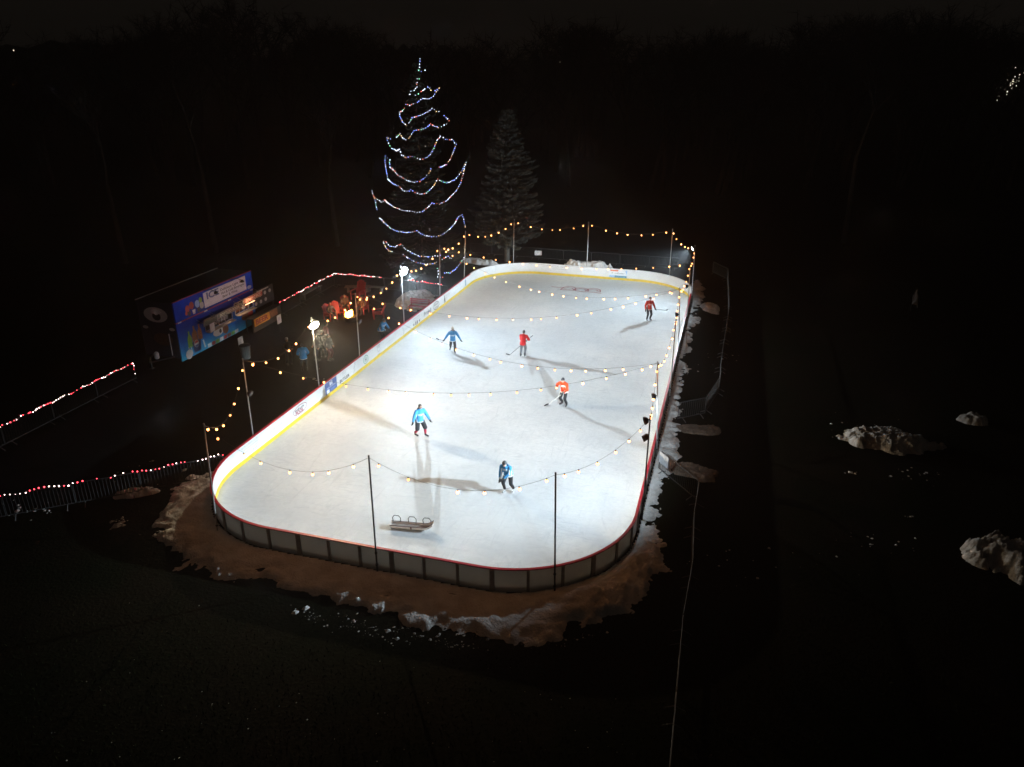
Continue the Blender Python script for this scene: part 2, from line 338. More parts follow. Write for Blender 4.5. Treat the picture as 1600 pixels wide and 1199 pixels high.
def snow_pile(cx, cy, lx, ly, hh, rz, seed, label, material, rough=1.0, z=0.0):
    r = max(lx, ly)*1.25; s_ = np.arange(-r, r, .05); X, Y = np.meshgrid(s_, s_)
    a = np.hypot(X/lx, Y/ly) + (fbm(X*1.3, Y*1.3, 5, seed)-.5)*.9
    b0 = 1-a; base = np.clip(b0, 0, 1)
    bill = 1-np.abs(fbm(X*3.1, Y*3.1, 4, seed+5, .6)*2-1); fine = fbm(X*9, Y*9, 3, seed+8, .6)
    h = hh*np.clip(base*2.2, 0, 1)*(.45+.6*fbm(X*.9, Y*.9, 4, seed+3)) + np.clip(base*5, 0, 1)*rough*(bill**3*.15 + fine*.14 + .10*fbm(X*5, Y*5, 3, seed+13, .7) - .13)
    o = grid_mesh('snow_pile', X, Y, h + np.minimum(b0, 0)*.5 - .03*np.clip(1-base/.08, 0, 1), b0 > -.25, material)
    o.location = (cx, cy, z); o.rotation_euler = (0, 0, rz); tag(o, label, 'snow pile', 'snow piles left on the grass'); return o
p = G(1390, 692); snow_pile(p.x, p.y, 2.15, 1.15, .6, rad(-14), 11, 'long dirty snow pile on the dark grass right of the rink', M_dirty, 1.2)
p = G(1521, 658); snow_pile(p.x, p.y, .85, .55, .28, rad(-10), 23, 'small dirty snow heap, farthest right behind the long pile', M_dirty, 1.1)
p = G(1590, 880); snow_pile(p.x, p.y, 1.75, 1.15, .8, rad(-25), 37, 'big chunky snow pile cut off by the right picture edge', M_dirty, 1.5)
p = G(1088, 672); snow_pile(p.x, p.y, 1.4, .7, .05, rad(-8), 41, 'flat snow patch with painted brown shade beside the right boards', M_shade_snow, .5)
p = G(1086, 738); snow_pile(p.x, p.y, 1.1, .8, .06, rad(-40), 43, 'low snow heap with painted brown shade behind the white-panelled barrier', M_shade_snow, .6)
p = RK(-11.6, 10.5); snow_pile(p.x, p.y, 1.5, 2.4, .55, -YAW, 47, 'reddish-lit snow heap behind the upper left boards', M_snow, .9)
p = RK(-.2, 23.0); snow_pile(p.x, p.y, 2.6, 1.0, 1.35, -YAW, 53, 'rounded snow heap showing above the far end boards', M_snow, .3)
p = G(750, 412); snow_pile(p.x, p.y, 2.0, .5, .5, rad(-25), 59, 'thin snow ridge behind the far left corner of the boards', M_snow, .5)
p = RK(10.6, 15.2); snow_pile(p.x, p.y, .8, 1.3, .3, 0, 61, 'snow heap outside the far right corner of the boards', M_snow, .4)
p = G(215, 772); snow_pile(p.x, p.y, .95, .35, .18, rad(15), 67, 'brownish snow patch under the lower left light-strung fence', M_snow, .8)

# crumbs of snow and frost on the grass
fl = MB(); rnd = random.Random(5)
def crumb(x, y, s):
    n = rnd.randint(4, 6); a0 = rnd.random()*6; hh = s*rnd.uniform(.3, .7)
    vs = [(x+s*math.cos(a0+2*PI*k/n)*rnd.uniform(.5, 1.2), y+s*math.sin(a0+2*PI*k/n)*rnd.uniform(.5, 1.2), .002) for k in range(n)]+[(x, y, hh)]
    fl.add(vs, [(k, (k+1) % n, n) for k in range(n)])
for i in range(260):
    t = rnd.random(); a, b_ = rnd.choice([((450,955),(600,990)),((560,978),(760,1008)),((700,1000),(950,1000)),((480,960),(700,1010))])
    p = G(a[0]+(b_[0]-a[0])*t+rnd.gauss(0,9), a[1]+(b_[1]-a[1])*t+rnd.gauss(0,4)+8*math.sin(t*9+a[0])); crumb(p.x, p.y, min(.16, math.exp(rnd.gauss(-4.1,.75))))
for i in range(110):
    p = G(rnd.uniform(60, 1000), 1199-abs(rnd.gauss(0, 110))); crumb(p.x, p.y, abs(rnd.gauss(0,.010))+.006)
for px, py, sp, n_, sz in [(1340,665,30,20,.04),(1425,740,20,16,.04),(1358,845,25,14,.05),(1335,738,6,5,.07),(1422,807,6,5,.06),(1100,880,50,10,.03),(20,800,20,14,.06),(70,797,8,10,.06),(180,815,14,16,.08),(230,740,40,14,.05),(500,590,20,10,.05),(1250,880,60,12,.03),(1120,560,30,16,.03)]:
    for i in range(n_):
        p = G(px+rnd.gauss(0, sp), py+rnd.gauss(0, sp*.35)); crumb(p.x, p.y, abs(rnd.gauss(0, sz))+.012)
tag(fl.build('snow_crumbs', M_snow), 'scattered crumbs of snow on the dark grass', 'snow', kind='stuff')
# grass tufts in the foreground
gt = MB(); M_grass = mat('grass_blades', (.012, .015, .006), 1, spec=.02, var=.5, vscale=2)
for i in range(9000):
    p = G(rnd.uniform(-40, 1640), 1230-abs(rnd.gauss(0, 170))); a = rnd.random()*PI; s_ = rnd.uniform(.008, .02); hh = rnd.uniform(.04, .12); lx, ly = rnd.gauss(0,.04), rnd.gauss(0,.04)
    if p.y > 20 : continue
    gt.add([(p.x-s_*math.cos(a), p.y-s_*math.sin(a), 0), (p.x+s_*math.cos(a), p.y+s_*math.sin(a), 0), (p.x+lx, p.y+ly, hh)], [(0,1,2)])
tag(gt.build('grass_tufts', M_grass), 'thin dark grass tufts in the foreground', 'grass', kind='stuff')

# ------------------------------------------------------------------ RINK BOARDS
M_white = mat('board_white', (.80, .80, .80), .35, var=.05, vscale=1.2, bump=.05, bscale=8)
nt_ = M_white.node_tree; tl_ = nt_.nodes.new('ShaderNodeBsdfTranslucent'); tl_.inputs['Color'].default_value = (.85,.82,.76,1); ms_ = nt_.nodes.new('ShaderNodeMixShader'); ms_.inputs[0].default_value = .125     # thin plastic sheets glow a little when lit from the ice side
nt_.links.new(nt_.nodes['Principled BSDF'].outputs[0], ms_.inputs[1]); nt_.links.new(tl_.outputs[0], ms_.inputs[2]); nt_.links.new(ms_.outputs[0], nt_.nodes['Material Output'].inputs['Surface'])
M_red = mat('cap_red', (.50, .018, .035), .4, var=.15, vscale=3)
M_capw = mat('cap_white', (.78, .77, .77), .4)
M_yel = mat('kick_yellow', (.72, .50, .035), .45, var=.12, vscale=4)
M_post = mat('board_post', (.36, .34, .32), .6, var=.2, vscale=5)
boards = empty('rink_boards', (CX, CY, 0), -YAW, 'white rink boards with red cap rail and yellow kick strip', 'rink boards')
# walk the perimeter: list of (s, u, v, nx, ny)
def per(s):
    a, b_, q = RW-2*RR, RL-2*RR, PI*RR/2; T = 2*a+2*b_+4*q; s %= T
    for kind, ln, cu, cv, a0 in (('l', b_, RW/2, -RL/2+RR, 0), ('c', q, RW/2-RR, RL/2-RR, 0), ('l', a, RW/2-RR, RL/2, 90), ('c', q, -RW/2+RR, RL/2-RR, 90),
                                 ('l', b_, -RW/2, RL/2-RR, 180), ('c', q, -RW/2+RR, -RL/2+RR, 180), ('l', a, -RW/2+RR, -RL/2, 270), ('c', q, RW/2-RR, -RL/2+RR, 270)):
        if s <= ln:
            if kind == 'l':
                nx, ny = math.cos(rad(a0)), math.sin(rad(a0)); return (cu-ny*s, cv+nx*s, nx, ny, False)
            t = rad(a0)+s/RR; nx, ny = math.cos(t), math.sin(t); return (cu+RR*nx, cv+RR*ny, nx, ny, True)
        s -= ln
    return per(0)
PERIM = 2*(RW-2*RR)+2*(RL-2*RR)+2*PI*RR; NP = 90; STEP = PERIM/NP
def loft(mb, s0, s1, o0, o1, z0, z1, n):
    vs = []
    for k in range(n+1):
        u, v, nx, ny, _ = per(s0+(s1-s0)*k/n)
        for o, z in ((o0, z0), (o1, z0), (o1, z1), (o0, z1)): vs.append((u+nx*o, v+ny*o, z))
    fs = [(3,2,1,0), tuple(n*4+i for i in range(4))]
    for k in range(n):
        for i in range(4): j = (i+1) % 4; fs.append((k*4+i, k*4+j, (k+1)*4+j, (k+1)*4+i))
    mb.add(vs, fs)
S_OFF = .31
for i in range(NP):
    s0, s1 = S_OFF+i*STEP, S_OFF+(i+1)*STEP; curved = per((s0+s1)/2)[4] or per(s0+.01)[4] or per(s1-.01)[4]; n = 5 if curved else 1
    um, vm = per((s0+s1)/2)[:2]
    m_ = MB(); loft(m_, s0+.003, s1-.003, -.085, -.035, .0, BH-.045, n); m_.build('panel', M_white, boards)
    m_ = MB(); loft(m_, s0+.002, s1-.002, -.108, .0, BH-.042, BH, n); m_.build('cap_rail', M_capw if vm > 15.6 else M_red, boards)
    m_ = MB(); loft(m_, s0+.002, s1-.002, -.100, -.087, .021, .215, n); m_.build('kick_plate', M_yel, boards)
    wd = .05 if i % 3 else .085
    m_ = MB(); loft(m_, s0-wd, s0+wd, -.033, .03, .0, BH-.047, 1); m_.build('post', M_post, boards)
# printed advertisements on the inner face --------------------------------------
M_ink = mat('ink_dark', (.06, .06, .075), .5); M_inkg = mat('ink_grey', (.50, .50, .52), .5); M_inkl = mat('ink_pale', (.62, .63, .65), .5)
M_inkr = mat('ink_red', (.35, .03, .06), .5); M_blue = mat('ad_blue', (.045, .10, .30), .4); M_green = mat('ink_green', (.10, .36, .26), .5); M_adw = mat('ad_white', (.74, .75, .77), .4)
M_teal = mat('ad_teal', (.06, .25, .38), .5); M_orange = mat('ad_orange', (.75, .16, .05), .5); M_lblue = mat('ad_light_blue', (.30, .50, .80), .5)
INNER = -RW/2+.085+.004
def left_ad(name, v, z, build):      # a holder on the left wall: x along the wall (towards the far end), y up, facing the ice
    e = link(name, None, boards); e.location = (INNER, v, z); e.rotation_euler = (PI/2, 0, PI/2); build(e); return e
def far_ad(name, u, z, build):
    e = link(name, None, boards); e.location = (u, RL/2-.085-.004, z); e.rotation_euler = (PI/2, 0, 0); build(e); return e
def patch(name, pts, material, parent, z=.0, th=.002):
    m_ = MB(); n = len(pts); m_.add([(x, y, z) for x, y in pts]+[(x, y, z+th) for x, y in pts], [tuple(range(n-1,-1,-1)), tuple(range(n, 2*n))]+[(i, (i+1) % n, n+(i+1) % n, n+i) for i in range(n)])
    return m_.build(name, material, parent)
def rect(name, x, y, w_, h_, material, parent, z=0., th=.002): return patch(name, [(x-w_/2,y-h_/2),(x+w_/2,y-h_/2),(x+w_/2,y+h_/2),(x-w_/2,y+h_/2)], material, parent, z, th)
def ring(name, x, y, rx, ry, th, material, parent, z=.001, n=20):
    m_ = MB(); vs = []
    for k in range(n):
        t = 2*PI*k/n
        for q in (1, 0): vs.append((x+(rx-q*th)*math.cos(t), y+(ry-q*th)*math.sin(t), z))
    m_.add(vs, [(2*k, 2*((k+1) % n), 2*((k+1) % n)+1, 2*k+1) for k in range(n)]); return m_.build(name, material, parent)
def lines(parent, spec, material, z=.001):
    rr = random.Random(len(spec)*7+3)
    for x, y, w_, h_ in spec:      # a row of illegible small print
        m_ = MB(); t = x-w_/2
        while t < x+w_/2:
            ww = rr.uniform(.5, 1.3)*h_; hh = h_*rr.choice([.6, .75, 1.0]); m_.add([(t, y-h_/2, z), (min(t+ww*.55, x+w_/2), y-h_/2, z), (min(t+ww*.55, x+w_/2), y-h_/2+hh, z), (t, y-h_/2+hh, z)], [(0,1,2,3)]); t += ww
        m_.build('small_print', material, parent)['kind'] = 'stuff'
def ad0(e): lines(e, [(0,.24,1.3,.09),(.05,.10,1.25,.07),(.0,-.02,1.2,.04),(.35,-.16,.35,.14)], M_inkg); patch('logo', [(-.62,-.05),(-.15,-.05),(-.6,-.3)], M_inkl, e, .001, .001); patch('logo_inner', [(-.58,-.075),(-.25,-.075),(-.57,-.25)], M_white, e, .0025, .001)
left_ad('advert', -15.3, .55, ad0)
left_ad('advert', -13.1, .52, lambda e: (rect('advert_field', 0, 0, 1.6, .62, M_adw, e, 0, .001), lines(e, [(0,.05,1.2,.14),(.05,-.12,1.0,.06)], M_inkg, .002)))
def ad2(e):
    ring('oval', 0, .05, .68, .24, .03, M_inkr, e); lines(e, [(-.05,.12,.85,.12)], M_ink, .002); text('logo_word', 'POOL', .26, M_inkr, e, (-.08,-.06,.002), (0,0,0), .75, .001, .008); lines(e, [(0,-.27,.9,.035)], M_inkl, .002)
left_ad('advert', -10.9, .53, ad2)
def ad3(e):
    rect('blue_field', 0, 0, 1.30, .68, M_blue, e, 0, .001); rect('emblem', .02, .17, .3, .22, M_adw, e, .002, .001); rect('emblem_slit', .02, .17, .06, .22, M_blue, e, .004, .001)
    lines(e, [(.05,-.01,1.0,.07)], M_adw, .003); rect('white_square', -.36, -.2, .3, .2, M_adw, e, .002, .001); lines(e, [(.2,-.17,.55,.045),(.2,-.25,.45,.035)], M_lblue, .003)
left_ad('advert', -7.65, .55, ad3)
def ad4(e): text('advert_word', 'BUTLER', .26, M_ink, e, (0,-.18,.001), (0,0,0), 1.15, .001, .006); ring('logo_ring', 0, .15, .2, .17, .02, M_inkg, e); lines(e, [(0,.15,.22,.08)], M_inkg, .002)
left_ad('advert', -6.1, .55, ad4)
def ad5(e):
    m_ = MB(); m_.tube([(-.15,-.3,.002),(.0,-.1,.002),(-.05,.05,.002),(.1,.18,.002),(.04,.32,.002)], .014, 4); m_.tube([(-.15,.0,.002),(.1,.05,.002)], .012, 4); m_.build('signature', M_inkg, e)
left_ad('advert', -4.85, .55, ad5)
left_ad('advert', -3.35, .53, lambda e: (ring('logo_ring', 0, 0, .34, .27, .045, M_green, e), ring('logo_ring', 0, 0, .20, .15, .03, M_green, e), rect('logo_core', 0, 0, .14, .12, M_ink, e, .002, .001)))
def ad7(e): patch('shield', [(-.2,.2),(.2,.2),(.2,-.02),(0,-.2),(-.2,-.02)], M_inkg, e, .001, .001); patch('shield_inner', [(-.14,.14),(.14,.14),(.14,-.0),(0,-.12),(-.14,-.0)], M_white, e, .003, .001); lines(e, [(0,.28,.5,.06),(0,-.3,.35,.05)], M_ink, .002)
left_ad('advert', -1.55, .53, ad7)
left_ad('advert', .05, .52, lambda e: lines(e, [(0,.03,1.3,.10),(.2,-.1,.8,.05)], M_inkl))
def ad9(e):
    m_ = MB(); m_.tube([(-.8,.22,.002),(-.6,.12,.002),(-.55,-.1,.002),(-.7,-.25,.002)], .014, 4); m_.build('swoosh', M_inkg, e); lines(e, [(.1,.0,1.2,.08)], M_inkl, .002)
left_ad('advert', 2.9, .52, ad9)
def ad10(e): lines(e, [(0,.24,1.2,.10),(0,.10,1.25,.05),(0,.03,1.1,.03)], M_inkg); [rect('icon', x, -.16, .16, h_, M_ink, e, .001, .001) for x, h_ in ((-.5,.16),(-.15,.26),(.12,.24),(.5,.15))]
left_ad('advert', 4.55, .53, ad10)
left_ad('advert', 6.6, .52, lambda e: text('advert_word', 'Pridell', .42, M_ink, e, (0,0,.001), (0,0,0), 1.35, .001, .004))
def ad12(e): ring('badge', 0, 0, .62, .32, .05, M_ink, e, n=8); lines(e, [(0,.1,.8,.13),(0,-.13,.7,.09)], M_ink, .002)
left_ad('advert', 8.3, .52, ad12)
def ad13(e): patch('tower', [(-.62,-.3),(-.5,.1),(-.45,.34),(-.38,.1),(-.24,-.3)], M_ink, e, .001, .001); rect('tower_gap', -.42, -.22, .08, .16, M_white, e, .003, .001); lines(e, [(.3,.16,.9,.10),(.25,-.02,.6,.05),(.05,-.2,.35,.06)], M_inkg, .002)
left_ad('advert', 10.5, .53, ad13)
left_ad('advert', 13.0, .5, lambda e: rect('advert_field', 0, 0, 1.5, .6, M_adw, e, 0, .001))
left_ad('advert', 14.9, .55, lambda e: (rect('blue_stroke', 0, 0, .16, .5, M_teal, e, .0, .001), lines(e, [(0,-.3,.4,.04)], M_inkg, .002)))
far_ad('advert', -2.75, .56, lambda e: lines(e, [(0,.2,1.5,.11),(.15,.03,1.3,.10),(-.1,-.14,1.1,.05)], M_inkg))
far_ad('advert', .15, .53, lambda e: (rect('advert_field', 0, 0, 1.4, .6, M_adw, e, 0, .001), lines(e, [(0,.1,1.2,.08)], M_inkl, .002)))
def adf(e):
    rect('advert_field', 0, -.02, 1.55, .68, M_adw, e, 0, .001); rect('orange_tab', -.35, .29, .7, .12, M_orange, e, .002, .001); rect('teal_block', .22, -.24, 1.05, .22, M_teal, e, .002, .001); rect('blue_block', -.54, -.24, .42, .22, M_lblue, e, .002, .001)
    lines(e, [(.1,.08,.8,.10)], M_ink, .003); rect('icon', -.5, .08, .16, .12, M_inkg, e, .002, .001); patch('corner', [(.6,.32),(.76,.32),(.76,-.1)], M_lblue, e, .002, .001); lines(e, [(.2,-.24,.8,.08)], M_lblue, .004)
far_ad('advert', 2.6, .53, adf)

# ------------------------------------------------------------------ POLES, FLOODLIGHTS, FESTOON STRINGS
M_pole = mat('galvanised', (.55, .55, .55), .45, .35, var=.12, vscale=8); M_blk = mat('black_metal', (.02, .02, .022), .5, var=.2, vscale=9)
M_rubber = mat('cable_black', (.014, .014, .014), .7)
M_bulb = mat('warm_bulb', (.9, .6, .3), .3, emit=(1., .37, .10), estr=BULB_STRENGTH, sample=False)
P_ = {  # name: (base u, base v, top u, top v)
 'L1': (-6.75, -21.0, -6.6, -20.9), 'L2': (-9.25, -14.7, -9.2, -14.7), 'L3': (-9.25, -8.5, -9.3, -8.5), 'L4': (-9.25, -3.7, -9.2, -3.7), 'L5': (-9.25, 2.95, -9.25, 2.95), 'L6': (-9.25, 9.6, -9.1, 9.6), 'L7': (-9.2, 14.9, -8.95, 14.9),
 'F1': (-6.7, 21.0, -6.6, 20.9), 'F2': (-.2, 21.6, -.2, 21.6), 'F3': (6.95, 20.95, 6.9, 20.8), 'R1': (9.2, 15.1, 9.03, 15.1), 'R2': (9.2, 9.75, 9.05, 9.76), 'R3': (9.2, 3.05, 8.85, 3.05), 'R4': (9.2, -3.3, 9.15, -3.28), 'R5': (9.2, -9.7, 8.87, -9.72), 'R6': (9.2, -15.4, 9.2, -15.5),
 'N1': (.38, -21.52, .35, -21.42), 'N2': (6.85, -20.9, 6.72, -20.75)}
PT = 4.76
PLAB = {'L1': 'silver pole at the near left corner of the rink', 'L2': 'silver pole on the left boards, nearest one after the corner pole', 'L3': 'silver pole on the left boards carrying the warm glowing floodlight', 'L4': 'silver pole between the two lit floodlight poles on the left',
 'L5': 'silver pole on the left boards carrying the cold white floodlight', 'L6': 'silver pole in front of the lit Christmas tree', 'L7': 'silver pole at the far left end of the boards beside the lit tree', 'F1': 'silver pole behind the far boards, in front of the dark spruce',
 'F2': 'silver pole behind the middle of the far boards', 'F3': 'silver pole behind the right part of the far boards', 'R1': 'silver pole at the far right corner carrying a white floodlight', 'R2': 'silver pole on the right boards just nearer than the far corner floodlight pole',
 'R3': 'silver pole on the right boards, third from the far corner', 'R4': 'thin silver pole near the middle of the right boards', 'R5': 'silver pole on the right boards where two festoon strings meet over the ice', 'R6': 'dark pole on the right boards nearest the camera',
 'N1': 'black pole at the near end, left one in front of the sled', 'N2': 'black pole at the near end, right one'}
tops = {}
for k, (bu, bv, tu, tv) in P_.items():
    b_ = RK(bu, bv, 0); t = RK(tu, tv, PT); tops[k] = RK(bu+(tu-bu)*.985, bv+(tv-bv)*.985, PT-.07)
    e = empty('light_pole', b_, 0, PLAB[k], 'pole', 'light poles around the rink'); dark = k in ('N1', 'N2', 'R6'); mm = M_blk if dark else M_pole
    m_ = MB(); m_.tube([(0,0,0), t-b_], [.034, .03], 8); m_.build('shaft', mm, e, True)
    m_ = MB(); m_.ell(t-b_, (.036, .036, .03), 8, 5); m_.build('cap', mm, e, True)
    for zz in (.35, .85):
        q = (t-b_)*(zz/PT); m_ = MB(); m_.lathe([(.05,-.025),(.052,0),(.05,.025)], q, 10); m_.build('clamp', M_blk, e)
    m_ = MB(); q = (t-b_)*.985; m_.tube([q, q+Vector((0,0,-.06)), q+Vector((.03,-.05,-.08))], .012, 5); m_.build('hook', M_blk, e)

def photometry(la, ex=1.85):
    # asymmetric rink optics: the beam throws farther than it drops, and a visor cuts it off just under the horizontal
    la.use_nodes = True; nt = la.node_tree; N = nt.nodes; em = N['Emission']
    g = N.new('ShaderNodeNewGeometry'); sp = N.new('ShaderNodeSeparateXYZ'); nt.links.new(g.outputs['Incoming'], sp.inputs[0])
    def mth(op, a, b=None):
        q = N.new('ShaderNodeMath'); q.operation = op
        for i, x in enumerate((a, b)):
            if x is None: continue
            if isinstance(x, (int, float)): q.inputs[i].default_value = x
            else: nt.links.new(x, q.inputs[i])
        return q.outputs[0]
    s = mth('MULTIPLY', sp.outputs[2], -1.0); f = mth('DIVIDE', 1.0, mth('POWER', mth('MAXIMUM', s, .18), ex))
    mr = N.new('ShaderNodeMapRange'); mr.interpolation_type = 'SMOOTHSTEP'; mr.inputs['From Min'].default_value = .07; mr.inputs['From Max'].default_value = .24; nt.links.new(s, mr.inputs['Value'])
    nt.links.new(mth('MULTIPLY', f, mth('ADD', mth('MULTIPLY', mr.outputs[0], .972), .028)), em.inputs['Strength'])
def floodlight(k, aim_uv, col, power, label, zoff=-.30, size=.17, ex=1.85):
    bu, bv, tu, tv = P_[k]; f = 1+zoff/PT; pos = RK(bu+(tu-bu)*f, bv+(tv-bv)*f, PT+zoff); aim = RK(*aim_uv, 0); d = (aim-pos).normalized()
    e = empty('floodlight', pos, 0, label, 'floodlight', 'rink floodlights'); rot = d.to_track_quat('Z', 'Y').to_matrix(); c = d*.16
    def L(v): return c + rot @ Vector(v)
    m_ = MB(); s = size; bx = [(-s,-s*.75,-.06),(s,-s*.75,-.06),(s,s*.75,-.06),(-s,s*.75,-.06),(-s*1.1,-s*.85,.04),(s*1.1,-s*.85,.04),(s*1.1,s*.85,.04),(-s*1.1,s*.85,.04)]
    m_.add([L(v) for v in bx], [(3,2,1,0),(0,1,5,4),(1,2,6,5),(2,3,7,6),(3,0,4,7),(4,5,6,7)])
    for q in range(-3, 4): m_.add([L(v) for v in [(q*s*.25-.006,-s*.6,-.10),(q*s*.25+.006,-s*.6,-.10),(q*s*.25+.006,s*.6,-.10),(q*s*.25-.006,s*.6,-.10),(q*s*.25-.006,-s*.6,-.058),(q*s*.25+.006,-s*.6,-.058),(q*s*.25+.006,s*.6,-.058),(q*s*.25-.006,s*.6,-.058)]], [(3,2,1,0),(0,1,5,4),(1,2,6,5),(2,3,7,6),(3,0,4,7),(4,5,6,7)])
    m_.build('housing', M_blk, e)
    m_ = MB(); m_.ell(L((0,0,.035)), (s*.98, s*.84, s*(.62 if s > .2 else .12)), 16, 9, rot); lens = m_.build('lens', mat('lens_'+k, (.9,.9,.9), .2, emit=col, estr=260, sample=False), e, True)
    m_ = MB(); m_.tube([(0,0,0), L((-s*1.15,0,-.05)), L((-s*1.15,0,0))], .012, 5); m_.tube([(0,0,0), L((s*1.15,0,-.05)), L((s*1.15,0,0))], .012, 5); m_.build('bracket', M_blk, e)
    la = bpy.data.lights.new('floodlight_lamp', 'SPOT'); la.energy = power; la.color = col; la.spot_size = rad(172); la.spot_blend = 1.0; photometry(la, ex); la.shadow_soft_size = .07
    lo = bpy.data.objects.new('floodlight_lamp', la); C.objects.link(lo); lo.parent = e; lo.location = L((0,0,.16+s*.8)); lo.rotation_euler = d.to_track_quat('-Z', 'Y').to_euler()
    return e
COOL = (.71, .885, 1.0); WARM = (1.0, .80, .52)
floodlight('L3', (-1.0, -11.5), WARM, FLOOD_POWER*.42, 'warm white floodlight glaring over the left boards', -.28, .27, 2.15)
floodlight('L5', (.0, 1.5), COOL, FLOOD_POWER*.88, 'cold white floodlight glaring in front of the tree', -.22, .34, 2.1)
floodlight('R6', (3.0, -13.0), COOL, FLOOD_POWER*.66, 'floodlight seen from behind halfway up the nearest right pole', -.9, .14, 2.35)
floodlight('R1', (1.0, 13.0), COOL, FLOOD_POWER*1.05, 'white floodlight at the far right corner of the rink', -.16)

floodlight('L6', (.0, 15.0), WARM, FLOOD_POWER*.24, 'small warm floodlight on the pole in front of the lit tree', -.2, .13)
def lamp_head(k, side, label, z=3.12):
    bu, bv, tu, tv = P_[k]; f = z/PT; pos = RK(bu+(tu-bu)*f, bv+(tv-bv)*f, z); d = (RK(bu+side, bv-.1, z-.35)-RK(bu, bv, z)).normalized()
    e = empty('lamp_head', pos, 0, label, 'lamp', 'small dark lamp heads halfway up the poles'); rot = d.to_track_quat('Z', 'Y').to_matrix()
    def L(v): return rot @ Vector(v)
    m_ = MB(); n = 12
    prof = [(.04,.06),(.10,.08),(.15,.16),(.16,.24),(.145,.245)]; vs = []; fs = []
    for r, z_ in prof:
        for q in range(n): t = 2*PI*q/n; vs.append(L((r*math.cos(t), r*math.sin(t), z_)))
    for i in range(len(prof)-1):
        for q in range(n): fs.append((i*n+q, i*n+(q+1) % n, (i+1)*n+(q+1) % n, (i+1)*n+q))
    fs.append(tuple(range(n-1,-1,-1))); m_.add(vs, fs); m_.build('shell', M_blk, e, True)
    m_ = MB(); m_.ell(L((0,0,.225)), (.135,.135,.03), 10, 5, rot); m_.build('lens', mat('dark_lens', (.10,.10,.11), .15), e, True)
    m_ = MB(); m_.tube([(0,0,0), L((0,0,.08))], .03, 6); m_.build('bracket', M_blk, e)
for k, s_, lb in [('L2', 1, 'small dark lamp head halfway up the left pole nearest the trailer'), ('L4', 1, 'small grey lamp head halfway up the pole beside the fire'), ('R2', -1, 'small dark lamp head on the pole next to the far right corner'),
                  ('R3', -1, 'small dark lamp head right of the far orange-shirted skater'), ('R5', -1, 'round dark lamp head on the leaning right pole'), ('R6', -1, 'dark lamp head on top of the nearest right pole')]: lamp_head(k, s_, lb, 4.6 if k == 'R6' else 3.12)

bm_ = MB(); bm_.ell((0,0,-.105), (.045,.045,.052), 10, 7); bm_.mi = 1; bm_.tube([(0,0,0), (0,0,-.06)], [.02, .024], 6)
bulb_meshes = []
for i, q in enumerate((1.0, .55, 1.6, .9, 1.2)):
    bulb_meshes.append(bm_.mesh('bulb', [mat('warm_bulb_%d' % i, (.9, .6, .3), .3, emit=(1., .36 + .02*(i-2), .10), estr=BULB_STRENGTH*q, sample=False), M_rubber])); bulb_meshes[-1].polygons.foreach_set('use_smooth', [True]*len(bm_.f))
rb = random.Random(3)
bulb_light = bpy.data.lights.new('bulb_light', 'POINT'); bulb_light.energy = BULB_POWER; bulb_light.color = (1., .37, .10); bulb_light.shadow_soft_size = .05
def festoon(a, b_, sag, label, phase=.5, spacing=1.0, skip=()):
    A, B = tops[a], tops[b_]; e = empty('festoon_string', A, 0, label, 'string lights', 'festoon bulb strings over the rink'); D = B-A; n = 24
    def at(t): return D*t + Vector((0,0,-4*sag*t*(1-t)))
    m_ = MB(); m_.tube([at(i/n) for i in range(n+1)], .0065, 4); m_.build('wire', mat('cable_grey', (.09,.085,.08), .6), e)
    ln = sum((at((i+1)/40)-at(i/40)).length for i in range(40)); k = max(1, int(round(ln/spacing)))
    for i in range(k):
        if i in skip: continue
        t = (i+phase)/k + rb.uniform(-.22,.22)/k; o = link('bulb', rb.choice(bulb_meshes), e); o.location = at(t); o.rotation_euler = (rb.gauss(0,.12), rb.gauss(0,.12), rb.random()*6); lo = link('bulb_light', bulb_light, o); lo.location = (0,0,-.23)
        m_ = None
for a, b_, sg, lb in [('L1','L2',1.15,'festoon string between the near left corner pole and the next left pole'),('L2','L3',.85,'festoon string sagging up to the warm floodlight from the trailer side'),('L3','L4',.55,'festoon string from the warm floodlight to the pole by the fire'),
    ('L4','L5',.75,'festoon string between the fire-side pole and the cold white floodlight'),('L5','L6',.75,'festoon string from the cold white floodlight to the pole before the lit tree'),('L6','L7',.6,'short festoon string between the two poles before the lit tree'),
    ('L7','F1',.7,'festoon string from the far left pole to the spruce-side pole'),('F1','F2',.62,'left festoon string above the far end boards'),('F2','F3',.62,'right festoon string above the far end boards'),('F3','R1',.5,'short festoon string at the far right corner'),
    ('R1','R2',.55,'festoon string between the two farthest right poles'),('R2','R3',.65,'festoon string along the right side above the far orange-shirted skater'),('R3','R4',.75,'festoon string along the right boards, third span from the far corner'),('R4','R5',.75,'festoon string along the right boards to the leaning pole'),
    ('R5','R6',.6,'festoon string between the two nearest right poles'),('R6','N2',.5,'festoon string from the right pole to the right black pole'),('N2','N1',.92,'festoon string between the two black poles at the near end'),('N1','L1',1.15,'festoon string from the left black pole to the near left corner'),
    ('L2','R5',1.55,'festoon string across the ice behind the skater in red socks'),('L4','R5',1.8,'festoon string slanting across the ice behind the middle orange skater'),('L4','R3',1.65,'festoon string slanting across the ice above the red-shirted skater'),
    ('L6','R3',1.85,'festoon string crossing the far ice towards the far orange-shirted skater'),('L6','R2',.85,'festoon string crossing the far end nearly level with the far boards')]:
    festoon(a, b_, sg, lb, skip=(4,) if (a, b_) == ('N2','N1') else ())

